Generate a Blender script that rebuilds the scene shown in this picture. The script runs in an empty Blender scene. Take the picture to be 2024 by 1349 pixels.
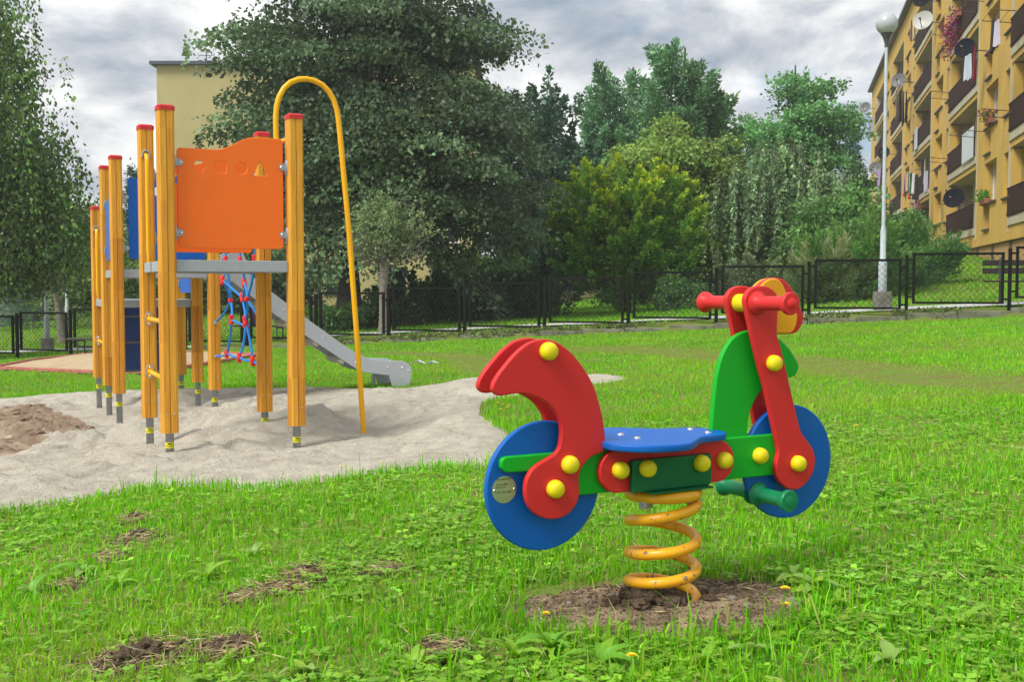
import bpy, bmesh, math, random
import numpy as np
from mathutils import Vector, Matrix
R = math.radians
rng = np.random.default_rng(7); random.seed(7)
S = bpy.context.scene
COL = S.collection

# ------------------------------------------------------------------ camera
ZC = 0.87; F = 2150.0; PITCH = math.atan(104.5 / F)
cd = bpy.data.cameras.new('camera'); cam = bpy.data.objects.new('camera', cd); COL.objects.link(cam)
cd.sensor_width = 36; cd.lens = F / 2024 * 36; cd.clip_end = 2000; cd.clip_start = 0.05
cam.location = (0, 0, ZC); cam.rotation_euler = (R(90) - PITCH, 0, 0)
S.camera = cam
# ------------------------------------------------------------------ sky, sun, exposure
SUN_EL, SUN_AZ = 50, -128         # azimuth from +Y (the view direction); the sun stands on the left
w = bpy.data.worlds.new('World'); S.world = w; w.use_nodes = True
nt = w.node_tree; N = nt.nodes; Lk = nt.links; N.clear()
def nd(t, **k):
    n = N.new(t)
    for a, b in k.items(): setattr(n, a, b)
    return n
def vm(op, a, b=None):
    n = nd('ShaderNodeVectorMath', operation=op); Lk.new(a, n.inputs[0])
    if b is not None:
        if isinstance(b, tuple): n.inputs[1].default_value = b
        else: Lk.new(b, n.inputs[1])
    return n.outputs[0]
def mt(op, a, b=None, c=None):
    n = nd('ShaderNodeMath', operation=op)
    for i, v in enumerate((a, b, c)):
        if v is None: continue
        if isinstance(v, (int, float)): n.inputs[i].default_value = v
        else: Lk.new(v, n.inputs[i])
    return n.outputs[0]
out = nd('ShaderNodeOutputWorld'); bg1 = nd('ShaderNodeBackground'); bg2 = nd('ShaderNodeBackground'); mx = nd('ShaderNodeMixShader')
sky = nd('ShaderNodeTexSky', sky_type='NISHITA'); sky.sun_disc = False; sky.sun_elevation = R(SUN_EL); sky.sun_rotation = R(SUN_AZ)
sky.dust_density = 2; Lk.new(sky.outputs[0], bg1.inputs[0]); bg1.inputs[1].default_value = 0.11
tc = nd('ShaderNodeTexCoord'); sp = nd('ShaderNodeSeparateXYZ'); Lk.new(tc.outputs['Generated'], sp.inputs[0])
zz = mt('ADD', mt('MAXIMUM', sp.outputs[2], 0.0), 0.34)
cb = nd('ShaderNodeCombineXYZ'); Lk.new(mt('DIVIDE', sp.outputs[0], zz), cb.inputs[0]); Lk.new(mt('DIVIDE', sp.outputs[1], zz), cb.inputs[1])
pv = vm('ADD', cb.outputs[0], (3.1, 1.7, 0))
n1 = nd('ShaderNodeTexNoise'); n1.inputs['Scale'].default_value = 3.6; n1.inputs['Detail'].default_value = 9; n1.inputs['Roughness'].default_value = .56; n1.inputs['Distortion'].default_value = .25
n2 = nd('ShaderNodeTexNoise'); n2.inputs['Scale'].default_value = 2.4; n2.inputs['Detail'].default_value = 7; n2.inputs['Roughness'].default_value = .55
Lk.new(pv, n1.inputs['Vector']); Lk.new(vm('ADD', pv, (7.7, 2.2, 1)), n2.inputs['Vector'])
r1 = nd('ShaderNodeValToRGB'); e = r1.color_ramp.elements          # shade of the cloud layer
e[0].position = .33; e[0].color = (.27, .33, .41, 1); e[1].position = .63; e[1].color = (.98, .97, .95, 1)
m_ = e.new(.44); m_.color = (.50, .53, .57, 1); m_ = e.new(.51); m_.color = (.71, .72, .73, 1)
Lk.new(n1.outputs[0], r1.inputs[0]); Lk.new(r1.outputs[0], bg2.inputs[0]); bg2.inputs[1].default_value = .95
r2 = nd('ShaderNodeValToRGB'); e = r2.color_ramp.elements          # cover: where blue shows through
e[0].position = .33; e[0].color = (.15, .15, .15, 1); e[1].position = .48; e[1].color = (1, 1, 1, 1)
Lk.new(n2.outputs[0], r2.inputs[0]); Lk.new(r2.outputs[0], mx.inputs[0]); Lk.new(bg1.outputs[0], mx.inputs[1]); Lk.new(bg2.outputs[0], mx.inputs[2])
Lk.new(mx.outputs[0], out.inputs[0])
sd = bpy.data.lights.new('sun', 'SUN'); sun = bpy.data.objects.new('sun', sd); COL.objects.link(sun)
sd.energy = 2.9; sd.angle = R(20); sd.color = (1, .96, .88)
sdir = Vector((math.sin(R(SUN_AZ)) * math.cos(R(SUN_EL)), math.cos(R(SUN_AZ)) * math.cos(R(SUN_EL)), math.sin(R(SUN_EL))))
sun.rotation_euler = sdir.to_track_quat('Z', 'Y').to_euler(); sun.location = (-20, -10, 30)
S.view_settings.view_transform = 'Standard'; S.view_settings.look = 'None'; S.view_settings.gamma = 1; S.view_settings.exposure = 0.45
S.render.engine = 'CYCLES'; S.cycles.max_bounces = 6; S.cycles.diffuse_bounces = 3; S.cycles.glossy_bounces = 3; S.cycles.transmission_bounces = 4; S.cycles.transparent_max_bounces = 6
S.cycles.use_denoising = True; S.cycles.use_adaptive_sampling = True; S.cycles.adaptive_threshold = .02

# ------------------------------------------------------------------ helpers
def ray(px, py):
    a = (px - 1012) / F; b = (674.5 - py) / F
    return np.array([a, math.cos(PITCH) + b * math.sin(PITCH), -math.sin(PITCH) + b * math.cos(PITCH)])
def at(px, py, Y):
    r = ray(px, py); return Vector(np.array([0, 0, ZC]) + r * (Y / r[1]))
MATS = {}
def mat(name, col, rough=.6, noise=0, nscale=20, bump=0, bscale=200, metal=0, col2=None, spec=.5, coords='Object', detail=4):
    if name in MATS: return MATS[name]
    m = bpy.data.materials.new(name); m.use_nodes = True; t = m.node_tree; b = t.nodes['Principled BSDF']
    b.inputs['Roughness'].default_value = rough; b.inputs['Metallic'].default_value = metal; b.inputs['Specular IOR Level'].default_value = spec
    tcn = t.nodes.new('ShaderNodeTexCoord')
    if noise or col2:
        nn = t.nodes.new('ShaderNodeTexNoise'); nn.inputs['Scale'].default_value = nscale; nn.inputs['Detail'].default_value = detail
        t.links.new(tcn.outputs[coords], nn.inputs['Vector'])
        rp = t.nodes.new('ShaderNodeValToRGB'); c2 = col2 or tuple(c * (1 - noise) for c in col)
        rp.color_ramp.elements[0].position = .35; rp.color_ramp.elements[0].color = (*c2, 1)
        rp.color_ramp.elements[1].position = .65; rp.color_ramp.elements[1].color = (*col, 1)
        t.links.new(nn.outputs[0], rp.inputs[0]); t.links.new(rp.outputs[0], b.inputs['Base Color'])
    else: b.inputs['Base Color'].default_value = (*col, 1)
    if bump:
        bn = t.nodes.new('ShaderNodeTexNoise'); bn.inputs['Scale'].default_value = bscale; bn.inputs['Detail'].default_value = 3
        t.links.new(tcn.outputs[coords], bn.inputs['Vector'])
        bp = t.nodes.new('ShaderNodeBump'); bp.inputs['Strength'].default_value = bump; bp.inputs['Distance'].default_value = .01
        t.links.new(bn.outputs[0], bp.inputs['Height']); t.links.new(bp.outputs[0], b.inputs['Normal'])
    MATS[name] = m; return m
def leafmat(name, trans=.35, rough=.5, spec=.25):
    m = bpy.data.materials.new(name); m.use_nodes = True; t = m.node_tree; b = t.nodes['Principled BSDF']; o = t.nodes['Material Output']
    a = t.nodes.new('ShaderNodeAttribute'); a.attribute_name = 'Col'
    b.inputs['Roughness'].default_value = rough; b.inputs['Specular IOR Level'].default_value = spec
    t.links.new(a.outputs['Color'], b.inputs['Base Color'])
    tr = t.nodes.new('ShaderNodeBsdfTranslucent'); mm = t.nodes.new('ShaderNodeMixShader'); mm.inputs[0].default_value = trans
    hs = t.nodes.new('ShaderNodeHueSaturation'); hs.inputs['Saturation'].default_value = 1.1; hs.inputs['Value'].default_value = 1.25; hs.inputs['Hue'].default_value = .49
    t.links.new(a.outputs['Color'], hs.inputs['Color']); t.links.new(hs.outputs[0], tr.inputs['Color'])
    t.links.new(b.outputs[0], mm.inputs[1]); t.links.new(tr.outputs[0], mm.inputs[2]); t.links.new(mm.outputs[0], o.inputs['Surface'])
    MATS[name] = m; return m
def tag(o, label=None, cat=None, group=None, kind=None):
    if label: o['label'] = label
    if cat: o['category'] = cat
    if group: o['group'] = group
    if kind: o['kind'] = kind
    return o
def empty(name, loc=(0, 0, 0), rz=0):
    o = bpy.data.objects.new(name, None); COL.objects.link(o); o.location = loc; o.rotation_euler = (0, 0, rz); o.empty_display_size = .1; return o
def link(name, me, m, parent=None, smooth=None):
    if m is not None and not me.materials: me.materials.append(m)
    if smooth is not None:
        me.polygons.foreach_set('use_smooth', [True] * len(me.polygons)); me.set_sharp_from_angle(angle=R(smooth))
    o = bpy.data.objects.new(name, me); COL.objects.link(o)
    if parent: o.parent = parent
    return o
def pyd(name, V, Fc, m, parent=None, smooth=None):
    me = bpy.data.meshes.new(name); me.from_pydata([tuple(v) for v in V], [], Fc); me.update()
    return link(name, me, m, parent, smooth)
class MB:
    """collects shapes into one mesh"""
    def __init__(s): s.V = []; s.F = []
    def add(s, V, Fc):
        n = len(s.V); s.V += [tuple(v) for v in V]; s.F += [tuple(i + n for i in f) for f in Fc]; return s
    def box(s, x0, x1, y0, y1, z0, z1, M=None, ch=0):
        V = [(x, y, z) for z in (z0, z1) for x, y in ((x0, y0), (x1, y0), (x1, y1), (x0, y1))]
        if M is not None: V = [M @ Vector(v) for v in V]
        return s.add(V, [(3, 2, 1, 0), (4, 5, 6, 7), (0, 1, 5, 4), (1, 2, 6, 5), (2, 3, 7, 6), (3, 0, 4, 7)])
    def tube(s, P, r, n=8, cap=True, closed=False):
        P = [Vector(p) for p in P]; k = len(P); rr = r if isinstance(r, (list, tuple, np.ndarray)) else [r] * k
        V = []; up = None
        for i, p in enumerate(P):
            if closed: d = P[(i + 1) % k] - P[i - 1]
            else: d = P[min(i + 1, k - 1)] - P[max(i - 1, 0)]
            d.normalize()
            if up is None: up = Vector((0, 0, 1)) if abs(d.z) < .9 else Vector((1, 0, 0))
            a = up - d * up.dot(d)
            if a.length < 1e-6: a = d.orthogonal()
            a.normalize(); up = a; b = d.cross(a)
            V += [p + (a * math.cos(2 * math.pi * j / n) + b * math.sin(2 * math.pi * j / n)) * rr[i] for j in range(n)]
        Fc = []
        for i in range(k if closed else k - 1):
            i2 = (i + 1) % k
            for j in range(n): Fc.append((i * n + j, i * n + (j + 1) % n, i2 * n + (j + 1) % n, i2 * n + j))
        if cap and not closed: Fc += [tuple(range(n - 1, -1, -1)), tuple((k - 1) * n + j for j in range(n))]
        return s.add(V, Fc)
    def lathe(s, prof, c, axis=(0, 0, 1), n=20):
        """prof: (radius, height) pairs along the axis"""
        ax = Vector(axis).normalized(); a = ax.orthogonal().normalized(); b = ax.cross(a); c = Vector(c); V = []
        for r_, h in prof: V += [c + ax * h + (a * math.cos(2 * math.pi * j / n) + b * math.sin(2 * math.pi * j / n)) * max(r_, 1e-4) for j in range(n)]
        k = len(prof); Fc = [(i * n + j, i * n + (j + 1) % n, (i + 1) * n + (j + 1) % n, (i + 1) * n + j) for i in range(k - 1) for j in range(n)]
        Fc += [tuple(range(n - 1, -1, -1)), tuple((k - 1) * n + j for j in range(n))]
        return s.add(V, Fc)
    def prism(s, poly, z0, z1, M=None):
        k = len(poly); V = [Vector((x, y, z0)) for x, y in poly] + [Vector((x, y, z1)) for x, y in poly]
        if M is not None: V = [M @ v for v in V]
        return s.add(V, [tuple(range(k - 1, -1, -1)), tuple(range(k, 2 * k))] + [(i, (i + 1) % k, (i + 1) % k + k, i + k) for i in range(k)])
    def mesh(s, name):
        me = bpy.data.meshes.new(name); me.from_pydata(s.V, [], s.F); me.update(); return me
    def build(s, name, m, parent=None, smooth=None, bevel=0):
        me = s.mesh(name)
        if bevel:
            bm = bmesh.new(); bm.from_mesh(me)
            bmesh.ops.bevel(bm, geom=[e_ for e_ in bm.edges if len(e_.link_faces) == 2 and e_.calc_face_angle(0) > .6], offset=bevel, segments=2, affect='EDGES', profile=.5)
            bm.to_mesh(me); bm.free()
        return link(name, me, m, parent, smooth)
def catmull(P, n=4):
    P = np.array(P, float); k = len(P); o = []
    for i in range(k):
        a, b, c, d = P[i - 1], P[i], P[(i + 1) % k], P[(i + 2) % k]
        for t in np.arange(n) / n: o.append(.5 * (2 * b + (c - a) * t + (2 * a - 5 * b + 4 * c - d) * t * t + (3 * b - a - 3 * c + d) * t ** 3))
    return [tuple(p) for p in o]
def circle(cx, cy, r, n=48): return [(cx + r * math.cos(2 * math.pi * i / n), cy + r * math.sin(2 * math.pi * i / n)) for i in range(n)]
def plate_mesh(name, outlines, t, bevel=.004):
    """board cut from outlines (first the outer one, then holes): x along, z up, thickness along y, rounded edges"""
    cu = bpy.data.curves.new(name, 'CURVE'); cu.dimensions = '2D'; cu.fill_mode = 'BOTH'
    for P in outlines:
        sp_ = cu.splines.new('POLY'); sp_.points.add(len(P) - 1)
        for q, (x, y) in zip(sp_.points, P): q.co = (x, y, 0, 1)
        sp_.use_cyclic_u = True
    cu.extrude = t / 2 - bevel; cu.bevel_depth = bevel; cu.bevel_resolution = 2; cu.offset = -bevel
    o = bpy.data.objects.new('tmp', cu); COL.objects.link(o)
    dg = bpy.context.evaluated_depsgraph_get(); me = bpy.data.meshes.new_from_object(o.evaluated_get(dg)); me.name = name
    bpy.data.objects.remove(o); bpy.data.curves.remove(cu)
    bm = bmesh.new(); bm.from_mesh(me); bmesh.ops.remove_doubles(bm, verts=bm.verts, dist=1e-5); bmesh.ops.recalc_face_normals(bm, faces=bm.faces)
    bm.to_mesh(me); bm.free()
    me.transform(Matrix(((1, 0, 0, 0), (0, 0, -1, 0), (0, 1, 0, 0), (0, 0, 0, 1)))); me.materials.clear()
    return me
def flatcaps(me):
    for f in me.polygons:
        if len(f.vertices) > 4 or f.area > 4e-4 or max(abs(c) for c in f.normal) > .995: f.use_smooth = False
def plate(name, outlines, t, y, m, parent, bevel=.004):
    me = plate_mesh(name, outlines, t, bevel); me.transform(Matrix.Translation((0, y, 0))); o = link(name, me, m, parent, 35); flatcaps(me); return o
def text_mesh(name, lines, size, width_m=None):
    """flat lettering in the xz plane, facing -y"""
    cu = bpy.data.curves.new(name, 'FONT'); cu.body = lines; cu.size = size; cu.align_x = 'CENTER'; cu.align_y = 'CENTER'; cu.extrude = .0002; cu.space_line = 1.1
    o = bpy.data.objects.new('tmp', cu); COL.objects.link(o)
    dg = bpy.context.evaluated_depsgraph_get(); me = bpy.data.meshes.new_from_object(o.evaluated_get(dg)); me.name = name
    bpy.data.objects.remove(o); bpy.data.curves.remove(cu); me.materials.clear()
    me.transform(Matrix(((1, 0, 0, 0), (0, 0, -1, 0), (0, 1, 0, 0), (0, 0, 0, 1)))); return me
def np_mesh(name, V, loops, starts, m, parent=None, col=None):
    me = bpy.data.meshes.new(name); V = np.asarray(V, np.float32)
    me.vertices.add(len(V)); me.vertices.foreach_set('co', V.ravel())
    me.loops.add(len(loops)); me.loops.foreach_set('vertex_index', np.asarray(loops, np.int32))
    me.polygons.add(len(starts)); me.polygons.foreach_set('loop_start', np.asarray(starts, np.int32))
    me.update(calc_edges=True)
    if col is not None:
        a = me.color_attributes.new('Col', 'FLOAT_COLOR', 'POINT'); c4 = np.ones((len(V), 4), np.float32); c4[:, :3] = col; a.data.foreach_set('color', c4.ravel())
    me.materials.append(m); o = bpy.data.objects.new(name, me); COL.objects.link(o)
    if parent: o.parent = parent
    return o
_T = {}
def vnoise(x, y, seed=0):
    """smooth value noise, 0..1"""
    if seed not in _T: _T[seed] = np.random.default_rng(1000 + seed).random((256, 256))
    T = _T[seed]; xi = np.floor(x).astype(int); yi = np.floor(y).astype(int); fx = x - xi; fy = y - yi
    fx = fx * fx * (3 - 2 * fx); fy = fy * fy * (3 - 2 * fy)
    g = lambda a, b: T[a & 255, b & 255]
    return (g(xi, yi) * (1 - fx) + g(xi + 1, yi) * fx) * (1 - fy) + (g(xi, yi + 1) * (1 - fx) + g(xi + 1, yi + 1) * fx) * fy
def fbm(x, y, sc, oct=4, seed=0, gain=.5):
    v = 0; a = 1; tot = 0
    for k in range(oct): v = v + a * vnoise(x * sc + 31.7 * k, y * sc + 17.3 * k, seed + k); tot += a; a *= gain; sc *= 2.03
    return v / tot
def sst(a, b, x): t = np.clip((x - a) / (b - a), 0, 1); return t * t * (3 - 2 * t)
def inpoly(x, y, P):
    x = np.asarray(x); y = np.asarray(y); r_ = np.zeros(x.shape, bool); k = len(P)
    for i in range(k):
        x1, y1 = P[i]; x2, y2 = P[(i + 1) % k]
        c = ((y1 > y) != (y2 > y)) & (x < (x2 - x1) * (y - y1) / (y2 - y1 + 1e-12) + x1); r_ ^= c
    return r_
def dpoly(x, y, P):
    """distance to the outline"""
    d = np.full(np.shape(x), 1e9); k = len(P)
    for i in range(k):
        x1, y1 = P[i]; x2, y2 = P[(i + 1) % k]; dx, dy = x2 - x1, y2 - y1
        t = np.clip(((x - x1) * dx + (y - y1) * dy) / (dx * dx + dy * dy + 1e-12), 0, 1); d = np.minimum(d, np.hypot(x - x1 - t * dx, y - y1 - t * dy))
    return d

# ------------------------------------------------------------------ terrain
def front(x, y): return -.03 + .055 * np.clip(x, -30, 30) - .008 * (np.clip(y, 0, 40) - 3)
FDX, FDY = 1.739, -.563; FL = math.hypot(FDX, FDY)
def fence_d(x, y):   # metres behind the fence line
    return ((x + 2.78) * .563 + (y - 24.5) * 1.739) / FL
def gpx(px, py, dz=0):
    r_ = ray(px, py); t = 3.0
    for _ in range(40):
        p = r_ * t; z = float(front(p[0], p[1])) + dz; t += (z - ZC - p[2]) / (r_[2] - .055 * r_[0] + .008 * r_[1])
    p = r_ * t; return float(p[0]), float(p[1])
SAND = catmull([gpx(*p) for p in [(-330, 800), (-100, 787), (0, 786), (150, 777), (330, 768), (520, 766), (640, 765), (760, 768), (860, 757), (940, 744), (1080, 746), (1180, 738), (1238, 744), (1215, 756), (1130, 764), (1070, 778), (990, 786), (962, 800), (975, 836), (1005, 850), (1015, 884), (968, 922), (850, 926), (700, 946), (560, 960), (420, 966), (300, 968), (200, 986), (90, 1003), (0, 1012), (-150, 1020), (-420, 1000)]], 4)
MUD = catmull([gpx(*p, -.08) for p in [(-120, 850), (0, 812), (60, 805), (130, 806), (195, 828), (196, 850), (120, 868), (60, 890), (0, 905), (-120, 925)]], 3)
DIRT = catmull([gpx(*p) for p in [(968, 1215), (1000, 1178), (1060, 1156), (1150, 1148), (1300, 1134), (1400, 1134), (1540, 1148), (1622, 1185), (1610, 1228), (1500, 1256), (1350, 1272), (1200, 1268), (1050, 1250)]], 3)
BARE = [(265, 1035, .10), (268, 1068, .11), (605, 1135, .10), (215, 1105, .09), (560, 1165, .12), (480, 1185, .10), (275, 1305, .22), (455, 1285, .13), (130, 1160, .09), (760, 1130, .08), (880, 1290, .1)]
BARE = [(*gpx(a, b), r_ * .78) for a, b, r_ in BARE]
TE2 = (.9 / 1.00005, .436 / 1.00005); TO = (-2.31, 7.30)
def tw(a, s): return TO[0] + a * .9 - s * .436, TO[1] + a * .436 + s * .9
SCTL = [((0, 0), -.036), ((.87, 0), -.12), ((0, .98), -.115), ((.87, .98), .008), ((0, 3.05), -.147), ((0, 3.98), -.09), ((0, 5.05), -.093), ((.87, 3.05), -.02), ((.87, 3.98), -.085), ((.87, 5.05), .07), ((1.5, .45), -.12), ((2.85, 3.5), -.11), ((2.5, 3.5), -.08), ((2, 2), -.07), ((-1.2, 1), -.07), ((.4, .5), -.09), ((.4, 2), -.1)]
SCTL = [(*tw(*p), d) for p, d in SCTL]
def sand_z(x, y):
    ws = np.full(np.shape(x), .08); v = ws * -.05
    for cx, cy, d in SCTL:
        k = np.exp(-((x - cx) ** 2 + (y - cy) ** 2) / .16); ws = ws + k; v = v + k * d
    dl = v / ws
    b = (fbm(x, y, 1.5, 3, 3) - .5) * .10 + (fbm(x, y, 6, 3, 8) - .5) * .035
    fa = fbm(x * .7, y, 1.1, 4, 11, .55); fb_ = fbm(x, y * 1.3, 2.2, 3, 15); near = np.exp(-((x + 2.6) ** 2 / 4 + (y - 9.2) ** 2 / 9))
    b = b + (.018 + .035 * near) * (sst(.475, .497, fa) + sst(.55, .565, fa) - 1) + (.010 + .02 * near) * sst(.50, .525, fb_)                      # scuffed ledges
    b = b - .022 * sst(.60, .72, fbm(x, y, 4.2, 2, 17)) + (fbm(x, y, 17, 2, 19) - .5) * .014                                                      # footprints, lumps
    for mx_, my_, ma, mr in MOUNDS: b = b + ma * np.exp(-((x - mx_) ** 2 + (y - my_) ** 2) / mr ** 2) * (.7 + .6 * fbm(x, y, 5, 2, 21))
    kp = np.zeros(np.shape(x))
    for cx, cy, _ in SCTL[:12]: kp = np.maximum(kp, np.exp(-((x - cx) ** 2 + (y - cy) ** 2) / .10))
    b = b * (1 - .95 * kp); d = dpoly(x, y, SAND)
    return front(x, y) + dl * sst(0, .8, d) + b * sst(.0, .35, d) + .012 - .012 - .018 * (1 - sst(0, .12, d))
MOUNDS = [(*gpx(a, b, -.1), h, r_) for a, b, h, r_ in [(520, 836, .08, .24), (640, 845, .09, .18), (430, 850, .06, .22), (560, 848, .06, .14), (250, 772, .12, .45), (450, 770, .10, .4), (760, 775, .07, .3), (330, 768, .10, .4), (590, 770, .05, .4)]]
def G(x, y):
    x = np.asarray(x, float); y = np.asarray(y, float)
    z = front(x, y) + (fbm(x, y, .35, 3, 40) - .5) * .05 * sst(1.5, 6, y) + (fbm(x, y, 2.2, 2, 44) - .5) * .02
    d = fence_d(x, y)
    kb = sst(-9, -5, x) * .17
    rise = .055 * sst(3, 13, x) * np.clip(d - 1.6, 0, 24) + .045 * sst(-6, -14, x) * np.clip(d - 5, 0, 30) + .004 * np.clip(d - 1.6, 0, 60)
    return z + sst(-.12, -.02, d) * kb + rise
def Gf(x, y): return float(G(np.array([x]), np.array([y]))[0])
def grid_mesh(name, xs, ys, zf, m, keep=None):
    X, Y = np.meshgrid(xs, ys); Z = zf(X, Y); nx, ny = len(xs), len(ys)
    i = np.arange(nx * ny).reshape(ny, nx); q = np.stack([i[:-1, :-1], i[:-1, 1:], i[1:, 1:], i[1:, :-1]], -1).reshape(-1, 4)
    if keep is not None:
        k = keep(X, Y).ravel(); q = q[k[q].any(1)]
    u, inv = np.unique(q, return_inverse=True); V = np.stack([X.ravel(), Y.ravel(), Z.ravel()], 1)[u]
    o = np_mesh(name, V, inv.ravel(), np.arange(len(q)) * 4, m); o.data.polygons.foreach_set('use_smooth', [True] * len(q)); return o
m_soil = mat('lawn_soil', (.12, .22, .025), .95, col2=(.16, .15, .05), nscale=5, bump=.6, bscale=60, coords='Object', spec=.1)
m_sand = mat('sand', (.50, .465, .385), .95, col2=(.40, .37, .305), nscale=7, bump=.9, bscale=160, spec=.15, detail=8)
def relief(m, parts, speck=None):
    t = m.node_tree; b = t.nodes['Principled BSDF']; tcn = t.nodes.new('ShaderNodeTexCoord'); prev = None
    for sc_, dist, st_ in parts:
        n_ = t.nodes.new('ShaderNodeTexNoise'); n_.inputs['Scale'].default_value = sc_; n_.inputs['Detail'].default_value = 6; n_.inputs['Roughness'].default_value = .65; t.links.new(tcn.outputs['Object'], n_.inputs['Vector'])
        bp = t.nodes.new('ShaderNodeBump'); bp.inputs['Strength'].default_value = st_; bp.inputs['Distance'].default_value = dist; t.links.new(n_.outputs[0], bp.inputs['Height'])
        if prev is not None: t.links.new(prev, bp.inputs['Normal'])
        prev = bp.outputs[0]
    t.links.new(prev, b.inputs['Normal'])
    if speck:
        src = b.inputs['Base Color'].links[0].from_socket
        for sc_, lo, hi, colr in speck:
            n_ = t.nodes.new('ShaderNodeTexNoise'); n_.inputs['Scale'].default_value = sc_; n_.inputs['Detail'].default_value = 5; n_.inputs['Roughness'].default_value = .6; t.links.new(tcn.outputs['Object'], n_.inputs['Vector'])
            mr = t.nodes.new('ShaderNodeMapRange'); mr.inputs['From Min'].default_value = lo; mr.inputs['From Max'].default_value = hi; t.links.new(n_.outputs[0], mr.inputs['Value'])
            mm = t.nodes.new('ShaderNodeMixRGB'); mm.inputs[2].default_value = (*colr, 1); t.links.new(mr.outputs[0], mm.inputs[0]); t.links.new(src, mm.inputs[1]); src = mm.outputs[0]
        t.links.new(src, b.inputs['Base Color'])
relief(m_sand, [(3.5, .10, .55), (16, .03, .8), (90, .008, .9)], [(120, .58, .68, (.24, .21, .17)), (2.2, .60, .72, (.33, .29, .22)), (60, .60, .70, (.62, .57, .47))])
m_mud = mat('mud', (.37, .285, .205), .9, col2=(.23, .165, .11), nscale=6, bump=.9, bscale=50, spec=.2, detail=8)
m_dirt = mat('dirt', (.37, .275, .175), .95, col2=(.17, .12, .075), nscale=10, bump=1, bscale=70, spec=.15, detail=8)
relief(m_mud, [(6, .06, .7), (25, .02, .9), (90, .006, .9)], [(9, .56, .66, (.13, .085, .055))]); relief(m_dirt, [(25, .02, .9), (90, .006, 1), (260, .002, 1)], [(14, .55, .62, (.12, .08, .05)), (160, .60, .66, (.48, .40, .30))])
xs = np.unique(np.concatenate([np.arange(-7, 7, .25), np.linspace(-30, 30, 81), np.linspace(-260, 260, 53)]))
ys = np.unique(np.concatenate([np.arange(-4, 12, .25), np.arange(12, 40, .5), np.arange(40, 110, 2.5), np.linspace(110, 500, 20)]))
def lawn_z(x, y):
    z = G(x, y); ins = inpoly(x, y, SAND) | inpoly(x, y, DIRT)
    dd = np.minimum(np.where(inpoly(x, y, SAND), dpoly(x, y, SAND), 0), 1)
    de = np.where(inpoly(x, y, DIRT), dpoly(x, y, DIRT), 0)
    return z - .35 * sst(0.02, .5, dd) - .06 * sst(.0, .2, de)
lawn = grid_mesh('lawn', xs, ys, lawn_z, m_soil); tag(lawn, kind='structure')
px_ = [p[0] for p in SAND]; py_ = [p[1] for p in SAND]
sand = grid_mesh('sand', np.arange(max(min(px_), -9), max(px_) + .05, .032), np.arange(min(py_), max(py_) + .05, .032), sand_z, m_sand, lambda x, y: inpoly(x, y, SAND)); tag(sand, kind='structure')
def mud_z(x, y):
    d = np.where(inpoly(x, y, MUD), dpoly(x, y, MUD), -dpoly(x, y, MUD))
    return sand_z(x, y) + sst(-.05, .3, d) * (.0 + .03 * fbm(x, y, 3, 4, 60, .6) + .04 * np.abs(fbm(x, y, 7, 3, 66) - .5) * 2) - .02 + .01 * sst(0, .2, d)
px_ = [p[0] for p in MUD]; py_ = [p[1] for p in MUD]
mud = grid_mesh('mud', np.arange(min(px_) - .1, max(px_) + .1, .03), np.arange(min(py_) - .1, max(py_) + .1, .03), mud_z, m_mud, lambda x, y: inpoly(x, y, MUD)); tag(mud, kind='structure')
RX, RY = .4261, 3.0420           # axis of the spring rider
def dirt_z(x, y):
    d = np.where(inpoly(x, y, DIRT), dpoly(x, y, DIRT), 0)
    return front(x, y) + sst(0, .18, d) * (-.002 + .035 * (fbm(x, y, 5, 4, 70, .6) - .35) + .012 * np.exp(-((x - RX + .1) ** 2 + (y - RY + .06) ** 2) / .02)) + .03 * sst(.04, .2, d) * np.abs(fbm(x, y, 14, 3, 77) - .5) - .008
px_ = [p[0] for p in DIRT]; py_ = [p[1] for p in DIRT]
dirt = grid_mesh('bare_soil', np.arange(min(px_) - .03, max(px_) + .03, .012), np.arange(min(py_) - .03, max(py_) + .03, .012), dirt_z, m_dirt, lambda x, y: inpoly(x, y, DIRT)); tag(dirt, kind='structure')

# ------------------------------------------------------------------ path and kerb
m_path = mat('path_concrete', (.50, .50, .49), .9, noise=.15, nscale=3, bump=.3, bscale=80)
m_kerb = mat('kerb_concrete', (.20, .20, .15), .95, col2=(.10, .11, .06), nscale=4, bump=.8, bscale=30, detail=8)
def fpt(k, d=0): return -2.78 + FDX * k + .563 / FL * d, 24.5 + FDY * k + 1.739 / FL * d
cl = [(*fpt(k, 1.15),) for k in np.arange(11, -3.1, -.5)] + [(-8.9, 28.6), (-10.5, 30.2), (-13, 32.2), (-17, 34), (-24, 36)]
PV = []; PF = []
for i, (x, y) in enumerate(cl):
    a = np.array(cl[max(i - 1, 0)]); b = np.array(cl[min(i + 1, len(cl) - 1)]); t = (b - a) / np.linalg.norm(b - a); nn_ = np.array([-t[1], t[0]])
    for sgn in (-.75, .75):
        q = np.array([x, y]) + nn_ * sgn; PV.append((q[0], q[1], Gf(*q) + .03))
    if i: PF.append((2 * i - 2, 2 * i - 1, 2 * i + 1, 2 * i))
path = pyd('footpath', PV, PF, m_path); tag(path, kind='structure')
kerb = empty('kerb', (*fpt(0), 0)); tag(kerb, kind='structure')
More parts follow.
